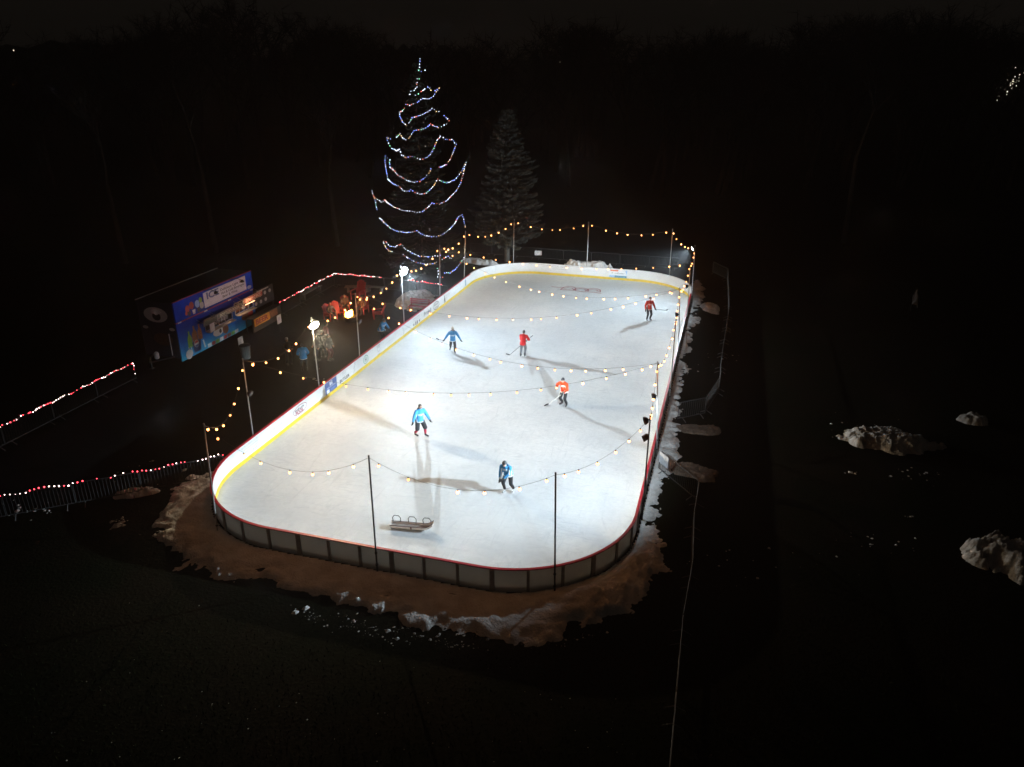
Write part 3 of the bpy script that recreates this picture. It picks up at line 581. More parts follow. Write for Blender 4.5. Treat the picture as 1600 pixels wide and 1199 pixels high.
# ------------------------------------------------------------------ PEOPLE
M_skin = mat('skin', (.45, .27, .20), .55, var=.06, vscale=9); M_hair = mat('hair_dark', (.015, .012, .01), .6, bump=.4, bscale=60); M_helm = mat('helmet_black', (.018, .018, .022), .35)
M_glove = mat('glove_black', (.018, .018, .02), .7); M_pants = mat('pants_black', (.016, .017, .02), .8, var=.3, vscale=8); M_grey = mat('pants_grey', (.13, .145, .16), .8, var=.2, vscale=8)
M_boot = mat('skate_boot', (.02, .02, .022), .4); M_bootw = mat('skate_white', (.55, .55, .55), .4); M_steel = mat('steel', (.6, .6, .62), .25, .9); M_eye = mat('eye_dark', (.01, .01, .01), .3)
M_sock = mat('sock_red', (.52, .015, .055), .8, var=.25, vscale=14); M_cream = mat('knit_cream', (.62, .56, .45), .9, bump=.6, bscale=50)
J_blue = jersey_material('jersey_blue', (.055, .27, .56), (.72, .76, .80)); J_red = mat('jacket_red', (.58, .012, .016), .8, var=.12, vscale=5, bump=.3, bscale=8); J_orange = jersey_material('jersey_orange', (.66, .055, .012), (.80, .70, .66)); J_orange2 = jersey_material('jersey_scarlet', (.50, .035, .015), (.62, .45, .42))
def ik(a, c, l1, l2, pole):
    a, c = Vector(a), Vector(c); d = c-a; L = min(d.length, (l1+l2)*.998); d.normalize(); c = a+d*L
    x = (l1*l1-l2*l2+L*L)/(2*L); h = math.sqrt(max(l1*l1-x*x, 0)); p = Vector(pole); p = p-d*p.dot(d)
    p = p.normalized() if p.length > 1e-4 else Vector((0,0,1)); return a+d*x+p*h, c
def person(loc, rz, label, top, legs, hat=None, hair=None, lean=(0,0), hands=((.30,-.06,.92),(-.30,-.06,.92)), feet=((.13,0),(-.13,0)), foot_dir=(0,0), socks=None, boot=None, skates=True, gloves=True, hip=.98, seated=False, hood=False, scale=1.0, vox=.02, head_turn=0., head_nod=0., loose=1.0, group=None, shorts=False):
    # local frame: faces -y, left hand +x
    e = empty('person', loc, rz, label, 'person', group); e.scale = (scale,)*3
    sk = .075 if skates else .0
    P = Vector((0, .02 if not seated else .12, hip)); lx, ly = lean
    Cst = P + Vector((lx*.38, ly*.38, math.sqrt(max(.38**2-(lx*.38)**2-(ly*.38)**2, .05)))); sd = (Cst-P).normalized()
    N_ = Cst + sd*.17; Hd = N_ + (sd*.7+Vector((0,-.25,.6))).normalized()*.145
    S = {s: Cst + sd*.085 + Vector((s*.19, 0, 0)) for s in (1,-1)}
    Hp = {s: P + Vector((s*.095, 0, -.03)) for s in (1,-1)}
    hand = {1: hands[0], -1: hands[1]}; ft = {1: feet[0], -1: feet[1]}; El = {}; Wr = {}; Kn = {}; An = {}; Toe = {}
    for s in (1,-1):
        El[s], Wr[s] = ik(S[s], hand[s], .29, .27, (s*.7, .6, -.3))
        f_ = ft[s]; az = (f_[2] if len(f_) > 2 else 0) + sk + .085
        Kn[s], An[s] = ik(Hp[s], (f_[0], f_[1]+.03, az), .45, .43, (s*.12, -1, .1))
        a_ = foot_dir[0 if s == 1 else 1]; Toe[s] = An[s] + Vector((math.sin(a_)*.19, -math.cos(a_)*.19, -.045))
    # body: one continuous surface
    m_ = MB(); m_.caps(P, Cst, .125, .135); m_.ell(P+Vector((0,0,-.02)), (.155,.12,.11)); m_.ell(Cst, (.17,.115,.17)); m_.caps(Cst+sd*.07, N_+sd*.03, .075, .055)
    hr = Matrix.Rotation(head_turn, 3, 'Z') @ Matrix.Rotation(head_nod, 3, 'X')
    def HL(x, y, z): return Hd + hr @ Vector((x, y, z))
    m_.ell(HL(0,.012,.03), (.078,.096,.098), 12, 9, hr); m_.ell(HL(0,-.03,-.045), (.058,.066,.072), 12, 8, hr); m_.caps(HL(0,-.088,.012), HL(0,-.108,-.022), .011, .016, 8); m_.ell(HL(0,-.082,.028), (.055,.014,.012), 8, 6, hr)
    m_.ell(HL(0,-.086,-.055), (.026,.012,.010), 8, 6, hr)
    for s in (1,-1):
        m_.ell(HL(s*.08,.012,0), (.012,.022,.032), 8, 6, hr)
        m_.caps(S[s], El[s], .052, .042); m_.caps(El[s], Wr[s], .042, .030); m_.caps(Hp[s], Kn[s], .085, .058); m_.caps(Kn[s]+Vector((0,.01,-.02)), An[s], .057, .038); m_.caps(An[s]+Vector((0,0,-.03)), Toe[s]-Vector((0,0,.01)), .038, .03)
    remesh(m_, 'body', M_skin, e, min(vox, .016), 3)
    for s in (1,-1): m_ = MB(); m_.ell(HL(s*.031,-.080,.008), (.014,.009,.009), 8, 6, hr); m_.build('eye', M_eye, e, True)
    # clothing
    m_ = MB(); lo = loose; m_.ell(Cst+sd*.01, (.20*lo,.15*lo,.20)); m_.caps(P+Vector((0,0,-.0)), Cst, .165*lo, .165*lo); m_.ell(P+Vector((0,-.0,.02)), (.205*lo,.165*lo,.11)); 
    m_.caps(S[1]-sd*.02, S[-1]-sd*.02, .075, .075); m_.caps(Cst+sd*.1, N_+sd*.0, .10, .068)
    if not seated: m_.tube([P+Vector((0,0,-.12)), P+Vector((0,0,.05))], [.205*lo, .185*lo], 12)
    for s in (1,-1): m_.caps(S[s], El[s], .085*lo, .076*lo); m_.caps(El[s], El[s]+(Wr[s]-El[s])*.9, .074*lo, .058*lo)
    remesh(m_, 'jersey' if top in (J_blue, J_orange, J_orange2) else 'jacket', top, e, vox, 4)
    m_ = MB(); m_.ell(P+Vector((0,0,-.05)), (.18,.15,.12))
    for s in (1,-1):
        m_.caps(Hp[s], Kn[s], .112, .086)
        if shorts: m_.caps(Hp[s], Hp[s]+(Kn[s]-Hp[s])*1.02, .125, .115)
        else: m_.caps(Kn[s], An[s]+Vector((0,0,.03)), .082, .062)
    remesh(m_, 'shorts' if shorts else 'trousers', legs, e, vox, 3)
    for s in (1,-1):
        if socks:
            m_ = MB(); m_.caps(Kn[s]+Vector((0,.0,-.05)), An[s]+Vector((0,0,.05)), .078, .056); remesh(m_, 'sock', socks, e, vox, 2)
        # boot (> blade)
        m_ = MB(); m_.caps(An[s]+Vector((0,.01,.09)), An[s]+Vector((0,.0,-.03)), .056, .052); m_.caps(An[s]+Vector((0,.02,-.04)), Toe[s], .05, .042); bo = remesh(m_, 'skate' if skates else 'boot', boot or M_boot, e, .016, 2)
        if skates:
            zb = An[s].z-.085; d_ = (Toe[s]-An[s]); d_.z = 0; d_.normalize(); a = An[s]+Vector((0,0,-.085))-d_*.06; n_ = Vector((-d_.y, d_.x, 0))*.004
            m_ = MB(); q0, q1 = a, a+d_*.30; m_.add([q0-n_+Vector((0,0,.03)), q1-n_+Vector((0,0,.03)), q1-n_-Vector((0,0,.045))-d_*.02, q0-n_-Vector((0,0,.06))+d_*.02, q0+n_+Vector((0,0,.03)), q1+n_+Vector((0,0,.03)), q1+n_-Vector((0,0,.045))-d_*.02, q0+n_-Vector((0,0,.06))+d_*.02], [(0,1,2,3),(7,6,5,4),(0,4,5,1),(1,5,6,2),(2,6,7,3),(3,7,4,0)]); m_.build('blade', M_steel, bo)
        # hands: palm, four fingers, thumb
        d_ = (Wr[s]-El[s]).normalized(); sdv = Vector((0,-1,0)); sdv = (sdv-d_*sdv.dot(d_)).normalized(); nn = d_.cross(sdv)*s; k = 1.35 if gloves else 1.0
        m_ = MB(); c0 = Wr[s]+d_*.03; c1 = Wr[s]+d_*.085*k
        m_.caps(Wr[s]-d_*.03, c0, .036*k, .036*k); m_.caps(c0, c1, .036*k, .034*k)
        for q, ln in ((-1.5,.060),(-.5,.072),(.5,.075),(1.5,.066)):
            b0 = c1 + sdv*q*.019*k; b1 = b0+d_*ln*.55*k; b2 = b1 + (d_*.35-nn*.8).normalized()*ln*.55*k; m_.caps(b0, b1, .0095*k, .009*k, 6); m_.caps(b1, b2, .009*k, .0075*k, 6)
        t0 = c0+sdv*.03*k; t1 = t0+(sdv*.8+d_*.6).normalized()*.045*k; t2 = t1+(d_*.8-nn*.5).normalized()*.035*k; m_.caps(t0, t1, .012*k, .011*k, 6); m_.caps(t1, t2, .011*k, .009*k, 6)
        m_.build('glove' if gloves else 'hand', M_glove if gloves else M_skin, e, True)
    if hair: m_ = MB(); m_.ell(HL(0,.022,.045), (.087,.098,.092), 12, 9, hr); m_.ell(HL(0,.05,-.005), (.08,.066,.08), 12, 8, hr); m_.build('hair', hair, e, True)
    if hat:
        m_ = MB(); m_.ell(HL(0,.015,.062), (.094,.112,.088), 14, 9, hr); m_.ell(HL(0,.045,.015), (.09,.08,.075), 12, 8, hr)
        if hat is M_cream: m_.ell(HL(0,.02,.15), (.035,.035,.032), 8, 6)
        m_.build('helmet' if hat is M_helm else 'hat', hat, e, True)
    if hood: m_ = MB(); m_.caps(N_+Vector((.09,.05,-.0)), N_+Vector((-.09,.05,-.0)), .055, .055); m_.ell(N_+Vector((0,.09,-.01)), (.12,.07,.08)); m_.build('collar', M_pants, e, True)
    def to_world(v): return Vector(loc) + Matrix.Rotation(rz, 3, 'Z') @ (Vector(v)*scale)
    return e, {s: to_world(Wr[s]+(Wr[s]-El[s]).normalized()*.09) for s in (1,-1)}
def stick(butt, heel, blade_dir, label, material):
    butt, heel = Vector(butt), Vector(heel); e = empty('hockey_stick', heel, 0, label, 'hockey stick', 'hockey sticks'); m_ = MB(); m_.tube([(0,0,.02), butt-heel], [.014, .016], 6); m_.build('shaft', material, e)
    bd = Vector((*blade_dir, 0)).normalized(); m_ = MB(); n_ = Vector((-bd.y, bd.x, 0))
    vs = []; K = 5
    for i in range(K+1):
        t = i/K; c = bd*(.31*t) + n_*(.04*t*t); hh = .075*(1-.35*t*t)
        for q, z in ((-1,.0),(1,.0),(1,hh),(-1,hh)): vs.append(c+n_*.006*q+Vector((0,0,z)))
    fs = [(3,2,1,0), tuple(K*4+i for i in range(4))]
    for k in range(K):
        for i in range(4): j = (i+1) % 4; fs.append((k*4+i, k*4+j, (k+1)*4+j, (k+1)*4+i))
    m_.add(vs, fs); m_.build('blade', M_blk, e); m_ = MB(); d_ = (butt-heel).normalized(); m_.tube([butt-heel-d_*.14, butt-heel+d_*.01], .019, 6); m_.build('grip', M_blk, e)
ICE = Vector((0,0,.02)); SK = 'skaters on the ice'
p = G(708,553)+ICE
_, h_ = person(p, rad(8), 'skater in blue jersey and cream hat with both arms spread', J_blue, M_pants, hat=M_cream, lean=(.02,-.12), hands=((.50,-.08,.93),(-.52,.02,.97)), feet=((.10,-.06),(-.13,.42,.08)), foot_dir=(.2,-.3), hood=True, group=SK, boot=M_boot, loose=1.08)
hl = G(686,532)+ICE; d_ = (h_[-1]-hl).normalized(); stick(h_[-1]+d_*.35, hl, (-.6,.8), 'dark hockey stick held out left by the skater in the cream hat', M_blk)
p = G(817,559)+ICE
_, h_ = person(p, rad(165), 'skater in plain red jacket and grey trousers, back turned', J_red, M_grey, hair=M_hair, lean=(-.05,-.14), hands=((-.02,-.26,1.05),(-.26,-.22,1.12)), feet=((.14,.0),(-.10,-.10)), group=SK, loose=1.02)
hl = G(796,556)+ICE; d_ = (h_[1]-hl).normalized(); stick(hl+(Vector(h_[-1])-hl)*1.28, hl, (-.5,.6), 'thin dark hockey stick held by the skater in red', M_blk)
p = G(881,635)+ICE
_, h_ = person(p, rad(-32), 'skater in orange jersey and black helmet with a white stick', J_orange, M_pants, hat=M_helm, lean=(.0,-.34), hands=((.16,-.42,.96),(-.30,-.30,1.16)), feet=((.17,-.05),(-.16,.06)), foot_dir=(.3,-.2), group=SK, hip=.93, loose=1.12, head_nod=.25, boot=M_boot)
hl = G(857,633)+ICE; stick(hl+(h_[1]-hl)*1.22, hl, (-.8,-.5), 'white-shafted hockey stick of the skater in orange', mat('stick_white', (.80,.80,.78), .4))
p = G(1013,502)+ICE
_, h_ = person(p, rad(10), 'skater in scarlet jersey holding a stick out to the right, far end', J_orange2, M_pants, hat=M_helm, lean=(0,-.08), hands=((.46,-.02,.88),(-.30,-.08,.92)), feet=((.14,.04),(-.13,-.06)), foot_dir=(.2,-.2), group=SK, loose=1.05, boot=M_boot)
hl = G(1041,486)+ICE; d_ = (h_[1]-hl).normalized(); stick(h_[1]+d_*.25, hl, (.8,.9), 'dark hockey stick of the skater at the far end', M_blk)
p = G(657,683)+ICE
person(p, rad(30), 'bareheaded skater in blue jersey, black shorts and red socks', J_blue, M_pants, hair=M_hair, lean=(.05,-.14), hands=((.42,-.26,.96),(-.36,-.02,.90)), feet=((.22,-.16),(-.20,.12)), foot_dir=(.35,.3), socks=M_sock, shorts=True, hood=True, group=SK, loose=1.12, head_turn=.2)
p = G(794,770)+ICE
person(p, rad(-22), 'skater in blue jersey bending forward with arms crossed, nearest camera', J_blue, M_pants, hat=M_helm, lean=(-.05,-.52), hands=((-.04,-.40,.90),(-.24,-.36,.72)), feet=((.19,.10),(-.14,-.08)), foot_dir=(.15,-.1), boot=M_bootw, hood=True, group=SK, hip=.96, loose=1.12, head_nod=.5, head_turn=-.2)

# sled-like skating aid on the ice
M_tray = mat('tray_white', (.80, .74, .70), .5, var=.12, vscale=5); M_trim = mat('tray_trim', (.12, .035, .035), .6)
a, b_ = G(609,823), G(679,829); sl = empty('skating_sled', ((a+b_)/2)+ICE, math.atan2((b_-a).y, (b_-a).x), 'white long skating sled with three dark hoop handles on the ice', 'sled')
m_ = MB(); Ls = 1.75; K = 14; prof = []
for i in range(K+1):
    t = i/K; x = -Ls/2+Ls*t; up = max(0, (t-.78)/.22)**2*.20; prof.append((x, .05+up))
vs = []; fs = []
sec = [(-.17,.10),(-.17,.0),(.17,.0),(.17,.10),(.15,.10),(.15,.025),(-.15,.025),(-.15,.10)]
for x, z in prof:
    wf = 1 - .35*max(0, (x/(Ls/2)-.5))*1.2
    for y_, zz in sec: vs.append((x, y_*wf, z+zz))
n = len(sec)
for i in range(K):
    for j in range(n): k2 = (j+1) % n; fs.append((i*n+j, i*n+k2, (i+1)*n+k2, (i+1)*n+j))
fs += [tuple(range(n-1,-1,-1)), tuple(range(K*n, (K+1)*n))]; m_.add(vs, fs); m_.box((-Ls/2-.012,-.17,.05),(-Ls/2+.01,.17,.148)); m_.build('tray', M_tray, sl)
for s in (-1,1):
    m_ = MB(); m_.tube([(x, s*.165*(1-.35*max(0,(x/(Ls/2)-.5))*1.2), z+.11) for x, z in prof], .014, 5); m_.build('edge_trim', M_trim, sl)
    m_ = MB(); m_.box((-Ls/2+.05, s*.12-.012, .0), (Ls/2-.35, s*.12+.012, .052)); m_.build('runner', M_steel, sl)
for x in (-.66, -.02, .58):
    m_ = MB(); m_.tube([(x-.15,.16,.14),(x-.17,.16,.32),(x-.10,.16,.42),(x+.08,.16,.42),(x+.16,.16,.32),(x+.15,.16,.14)], .017, 6); m_.build('handle', M_blk, sl, True)
m_ = MB(); m_.box((-.02,-.185,.06),(.03,-.171,.165)); m_.build('strap', M_trim, sl)

# ------------------------------------------------------------------ CROWD BARRIERS AND LIGHT ROPES
M_fence = mat('barrier_steel', (.042, .042, .044), .7, .0, var=.2, vscale=6); M_feet = mat('barrier_foot', (.13,.13,.13), .6, .3)
def barrier_mesh(L, H=1.08):
    fr = MB(); r = .02; fr.tube([(0,0,.18),(0,0,H-.1),(.03,0,H-.03),(.1,0,H),(L-.1,0,H),(L-.03,0,H-.03),(L,0,H-.1),(L,0,.18),(0,0,.18)], r, 6)
    pk = MB(); n = int(L/.13)
    for i in range(1, n): x = L*i/n; pk.tube([(x,0,.18),(x,0,H)], .007, 4)
    fts = []
    for x in (.3, L-.3): ft = MB(); ft.tube([(x,-.3,.02),(x,-.28,.05),(x,0,.18),(x,.28,.05),(x,.3,.02)], .018, 5); fts.append(ft.mesh('foot_bar', M_feet))
    return fr.mesh('frame', M_fence), pk.mesh('pickets', M_fence), fts[0], fts[1]
def run(pts, label_fn, group, panel=2.55, H=1.08):
    i_all = 0
    for a, b_ in zip(pts[:-1], pts[1:]):
        d_ = b_-a; L = d_.length; n = max(1, round(L/panel)); w_ = L/n-.05; ms = barrier_mesh(w_, H); an = math.atan2(d_.y, d_.x)
        for i in range(n):
            o = a+d_*(i/n); e = empty('crowd_barrier', (o.x, o.y, 0), an, label_fn(i_all), 'barrier', group); i_all += 1
            for nm, me in zip(('frame','pickets','foot_bar','foot_bar'), ms):
                q = link(nm, me, e)
                if nm == 'pickets': q['kind'] = 'stuff'
M_ledr = mat('led_red', (.6,.05,.05), .4, emit=(1,.05,.07), estr=9, sample=False); M_ledw = mat('led_white', (.8,.8,.8), .4, emit=(1,.72,.68), estr=9, sample=False)
def light_rope(pts, label, H=1.1, dens=.13, seed=1, wig=.035):
    r_ = random.Random(seed); e = empty('light_rope', pts[0], 0, label, 'rope light', 'red and white light ropes on the barriers'); o0 = Vector(pts[0]); led = MB(); wire = MB(); path = []
    for a, b_ in zip(pts[:-1], pts[1:]):
        d_ = b_-a; n = max(2, int(d_.length/dens))
        for i in range(n):
            q = a+d_*(i/n) - o0; q = q+Vector((r_.gauss(0,.012), r_.gauss(0,.012), (a.z+(b_.z-a.z)*i/n)-o0.z - q.z + wig*math.sin(i*.7+r_.gauss(0,.3))+r_.gauss(0,.012))); path.append(q)
            if r_.random() < .8: led.mi = 0 if r_.random() < .5 else 1; led.ell(q+Vector((0,0,.02)), r_.uniform(.018,.034), 5, 4)
    wire.tube(path, .008, 3); wire.build('cord', M_rubber, e); led.build('leds', [M_ledr, M_ledw], e)['kind'] = 'stuff'
FZ = 1.08
A_ = [G(208,568,FZ), G(0,668,FZ), G(-90,712,FZ)]; run(A_, lambda i: f'{ORD[i]} steel barrier from the trailer along the upper left light-strung fence', 'barriers of the upper left fence')
light_rope([Vector((A_[0].x, A_[0].y, .25)), A_[0], A_[1], A_[2]], 'red and white light rope along the upper left fence', seed=2)
B_ = [G(348,712,FZ), G(215,738,FZ), G(0,776,FZ), G(-60,788,FZ)]; run(B_, lambda i: f'{ORD[i]} steel barrier from the rink corner along the lower left fence', 'barriers of the lower left fence')
light_rope(B_, 'sparse red and white light rope along the lower left fence', seed=3, dens=.17, wig=.05)
C_ = [G(437,473,FZ), G(522,428,FZ), G(600,434,FZ), G(700,447,FZ)]; run(C_, lambda i: f'{ORD[i]} steel barrier from the beer counter along the fence behind the fire', 'barriers behind the fire pit')
light_rope(C_[:2]+[G(597,434,FZ)], 'dense red and white light rope behind the fire pit', seed=4)
light_rope([G(638,438,FZ), G(694,446,FZ)], 'short red and white light rope below the lit tree', seed=5)
F_ = [G(735,380,FZ), G(838,388,FZ), G(1062,404,FZ)]; run(F_, lambda i: f'{ORD[i]} dim steel barrier from the left behind the far end boards', 'barriers behind the far end')
D_ = [G(1115,409,FZ), G(1138,420,FZ), G(1140,478,FZ), G(1128,555,FZ), G(1126,588,FZ), G(1104,621,FZ), G(1060,630,FZ)]; run(D_, lambda i: f'{ORD[i]} dark barrier from the far end in the fence right of the rink', 'barriers of the far right fence')
E_ = [G(1032,704,FZ), G(1093,752,FZ), G(1085,800,FZ), G(1083,876,FZ), G(1068,960,FZ), G(1058,1080,FZ), G(1046,1215,FZ)]; run(E_, lambda i: f'{ORD[i]} dark barrier from the rink gate in the fence running to the bottom edge', 'barriers of the near right fence')
# corrugated white panel on the gate barrier
d_ = (E_[1]-E_[0]).normalized(); sp_ = empty('barrier_sign', (E_[0].x, E_[0].y, 0), math.atan2(d_.y, d_.x), 'white ribbed panel fixed to the barrier at the right gate', 'sign')
M_sign = mat('sign_white', (.62,.62,.64), .5, var=.1, vscale=6); 
for i in range(6): m_ = MB(); m_.box((.03+i*.115,-.05-(.01 if i % 2 else 0),.52),(.14+i*.115,-.03,1.06)); m_.build('slat', M_sign, sp_)
m_ = MB(); m_.box((.02,-.03,.62),(.73,-.022,.66)); m_.box((.02,-.03,.94),(.73,-.022,.98)); m_.build('batten', M_sign, sp_)
p = G(841,395,.95); sg = empty('notice_sign', (p.x, p.y-.06, 0), rad(-4), 'small pale notice hung on the barrier behind the far boards', 'sign'); m_ = MB(); m_.box((-.33,-.02,.72),(.33,0,1.15)); m_.build('plate', M_sign, sg); m_ = MB(); m_.add([(-.1,-.024,.86),(.1,-.024,.86),(.1,-.024,1.05),(-.1,-.024,1.05)], [(0,1,2,3)]); m_.build('symbol', M_inkg, sg)

# ------------------------------------------------------------------ CONCESSION TRAILER
TA = G(286,569); TB = G(402,507); ang = math.atan2((TB-TA).y, (TB-TA).x); TL = (TB-TA).length
tr = empty('concession_trailer', (TA.x, TA.y, 0), ang, 'blue concession trailer with soda graphics and serving windows', 'trailer')
M_navy = mat('trailer_navy', (.03, .03, .05), .7); M_dk = mat('trailer_dark', (.02,.02,.022), .7); M_roof = mat('trailer_roof', (.03,.03,.033), .7, var=.2, vscale=2)
def trailer_blue():
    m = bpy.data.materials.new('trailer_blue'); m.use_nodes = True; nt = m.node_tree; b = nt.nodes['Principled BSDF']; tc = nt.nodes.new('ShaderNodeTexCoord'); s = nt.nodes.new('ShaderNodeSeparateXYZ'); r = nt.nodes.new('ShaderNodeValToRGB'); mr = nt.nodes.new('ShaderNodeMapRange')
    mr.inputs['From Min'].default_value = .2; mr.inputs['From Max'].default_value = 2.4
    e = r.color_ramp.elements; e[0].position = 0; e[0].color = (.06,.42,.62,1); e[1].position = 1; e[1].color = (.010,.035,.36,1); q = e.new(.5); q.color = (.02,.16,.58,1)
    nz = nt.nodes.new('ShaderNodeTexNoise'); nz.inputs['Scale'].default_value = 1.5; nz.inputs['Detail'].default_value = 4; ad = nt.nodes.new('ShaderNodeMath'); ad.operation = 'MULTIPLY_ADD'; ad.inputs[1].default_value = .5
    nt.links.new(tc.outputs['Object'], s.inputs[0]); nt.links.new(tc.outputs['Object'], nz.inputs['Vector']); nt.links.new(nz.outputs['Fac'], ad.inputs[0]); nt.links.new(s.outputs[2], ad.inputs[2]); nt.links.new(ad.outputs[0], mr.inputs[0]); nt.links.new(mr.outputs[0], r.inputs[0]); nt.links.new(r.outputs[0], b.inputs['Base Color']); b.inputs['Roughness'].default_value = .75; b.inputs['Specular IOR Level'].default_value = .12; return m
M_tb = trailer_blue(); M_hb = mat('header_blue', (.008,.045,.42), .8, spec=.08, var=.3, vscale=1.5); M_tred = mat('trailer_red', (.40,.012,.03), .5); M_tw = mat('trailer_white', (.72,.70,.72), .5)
TH, TW_ = 3.86, 2.6
m_ = MB(); m_.box((.0,.06,.35),(.06,TW_,TH-.06)); m_.build('end_wall', M_navy, tr); m_ = MB(); m_.box((TL-.06,.06,.35),(TL,TW_,TH-.06)); m_.build('end_wall', M_navy, tr)
m_ = MB(); m_.box((.06,TW_-.06,.35),(TL-.06,TW_,TH-.06)); m_.build('rear_wall', M_navy, tr); m_ = MB(); m_.box((.06,.06,.35),(TL-.06,TW_-.06,.45)); m_.build('floor_deck', M_dk, tr)
rf = MB(); rf.box((-.03,.0,TH-.057),(TL+.03,TW_+.05,TH)); rf = rf.build('roof', M_roof, tr); m_ = MB(); m_.tube([(-.02,TW_+.02,TH+.03),(TL*.5,TW_+.02,TH+.03),(TL+.02,TW_+.02,TH+.03)], .035, 6); m_.build('gutter', mat('gutter_grey',(.42,.42,.40),.5), rf)
# front wall with two serving openings: (x0,x1,z0,z1)
W1, W2 = (2.55, 5.35, 1.28, 2.02), (5.75, TL-.2, 1.40, 2.15)
xs_ = [0, W1[0], W1[1], W2[0], W2[1], TL]
fw = MB()
def fpan(x0, x1, z0, z1): fw.box((x0, 0, z0), (x1, .055, z1))
fpan(0, W1[0], .15, 2.58); fpan(W1[0], W1[1], .15, W1[2]); fpan(W1[0], W1[1], W1[3], 2.58); fpan(W1[1], W2[0], .15, 2.58); fpan(W2[0], W2[1], .15, W2[2]); fpan(W2[0], W2[1], W2[3], 2.58); fpan(W2[1], TL, .15, 2.58)
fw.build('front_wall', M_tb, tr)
m_ = MB(); m_.box((-.02,-.05,2.64),(TL+.02,.05,TH+.02)); m_.build('header', M_hb, tr)
m_ = MB(); m_.box((-.03,-.065,2.575),(TL+.03,.05,2.64)); m_.build('red_band', M_tred, tr); m_ = MB(); m_.box((-.03,-.065,TH+.02),(TL+.03,.05,TH+.06)); m_.build('red_band', M_tred, tr)
for i in range(4): x = .1+i*(TL-.5)/3; m_ = MB(); m_.box((x,-.09,2.56),(x+.3,-.066,2.63)); m_.build('marker_light', M_tw, tr)
FR = (PI/2, 0, 0)
bn = MB(); bn.box((2.75,-.075,2.78),(7.25,-.052,3.74)); bn = bn.build('sign_banner', mat('banner_white',(.74,.68,.76),.6,var=.05,vscale=2), tr)
M_txtb = mat('sign_ink_blue',(.10,.11,.32),.6); M_txtd = mat('sign_ink',(.12,.10,.14),.6)
text('sign_words', 'ICE', .58, M_txtb, bn, (3.65,-.079,3.45), FR, 1.25, .002, .02)
for i, t in enumerate(('Delicious Light Eats', 'Hot & Cold Beverages', 'Beer & Wine')): text('sign_words', t, .24, M_txtd, bn, (5.75-(.35 if i == 2 else 0),-.079,3.48-i*.24), FR, (2.6,2.5,1.6)[i], .002, .004)
def disc(name, x, z, rx, rz, material, parent, y=-.056, n=18, a0=0, a1=2*PI):
    m_ = MB(); pts = [(x+rx*math.cos(a0+(a1-a0)*k/n), y, z+rz*math.sin(a0+(a1-a0)*k/n)) for k in range(n + (0 if abs(a1-a0-2*PI) < .01 else 1))]; m_.add(pts, [tuple(range(len(pts)))]); return m_.build(name, material, parent)
# header fruit and cups
M_fr = mat('print_red',(.42,.03,.03),.5); M_fg = mat('print_green',(.18,.42,.05),.5); M_fb = mat('print_brown',(.24,.085,.03),.5,var=.4,vscale=7); M_fd = mat('print_dark',(.03,.02,.03),.5); M_fw = mat('print_white',(.70,.70,.72),.5)
for x, z, r, mm in ((1.15,3.2,.2,M_fr),(1.55,3.3,.22,M_fr),(1.0,2.95,.12,M_fr),(2.1,3.25,.22,M_lblue),(2.45,3.4,.16,M_fg),(2.5,3.05,.2,M_inkg)): disc('printed_fruit', x, z, r, r*1.1, mm, tr, -.053)
for x in (1.25,1.7,2.15): m_ = MB(); m_.add([(x-.1,-.056,2.72),(x+.1,-.056,2.72),(x+.16,-.056,3.0),(x-.16,-.056,3.0)], [(0,1,2,3)]); m_.build('printed_cup', M_fw if x == 1.7 else M_fd, tr)
disc('printed_fruit', 7.6, 2.85, .25, .12, M_inkg, tr, -.053)
# lower graphics: bottles, cup with the round red, white and blue mark
def bottle(x, z, w_, h_, mm):
    m_ = MB(); pr = [(-.5,0),(.5,0),(.5,.5),(.38,.66),(.16,.78),(.16,1),(-.16,1),(-.16,.78),(-.38,.66),(-.5,.5)]; m_.add([(x+a*w_,-.004,z+b_*h_) for a, b_ in pr], [tuple(range(10))]); m_.build('printed_bottle', mm, tr)
bottle(.95,.75,.42,1.05,M_fg); bottle(1.45,.85,.5,1.15,M_fb); bottle(1.95,.95,.42,1.0,M_fb)
m_ = MB(); m_.add([(1.2,-.007,.3),(1.85,-.007,.3),(1.95,-.007,1.0),(1.1,-.007,1.0)], [(0,1,2,3)]); m_.build('printed_cup', mat('print_navy',(.015,.03,.12),.5), tr)
disc('round_mark', 1.5, .82, .22, .24, M_fw, tr, -.010); disc('mark_red', 1.5, .83, .19, .20, M_fr, tr, -.013, 10, .25, PI-.1); disc('mark_blue', 1.5, .79, .19, .19, M_blue, tr, -.013, 10, PI+.25, 2*PI-.1)
for x, w_ in ((.8,.05),(1.02,.05),(2.2,.12)): m_ = MB(); m_.add([(x,-.006,.3),(x+w_,-.006,.3),(x+w_-.1,-.006,.85),(x-.1,-.006,.85)], [(0,1,2,3)]); m_.build('printed_straw', M_fw, tr)
disc('striped_ball', .7, .38, .32, .3, M_fw, tr, -.008)
for k in range(6): disc('ball_stripe', .7, .38, .31, .29, M_fr, tr, -.011, 3, k*PI/3, k*PI/3+PI/6)
for k, mm in enumerate((M_fw, M_fr, M_fg, M_fw, M_fr, M_fb, M_fg, M_fw)): m_ = MB(); x = 2.5+k*.42; m_.add([(x,-.004,.18),(x+.36,-.004,.18),(x+.38,-.004,.42),(x+.02,-.004,.42)], [(0,1,2,3)]); m_.build('printed_tile', mm, tr)
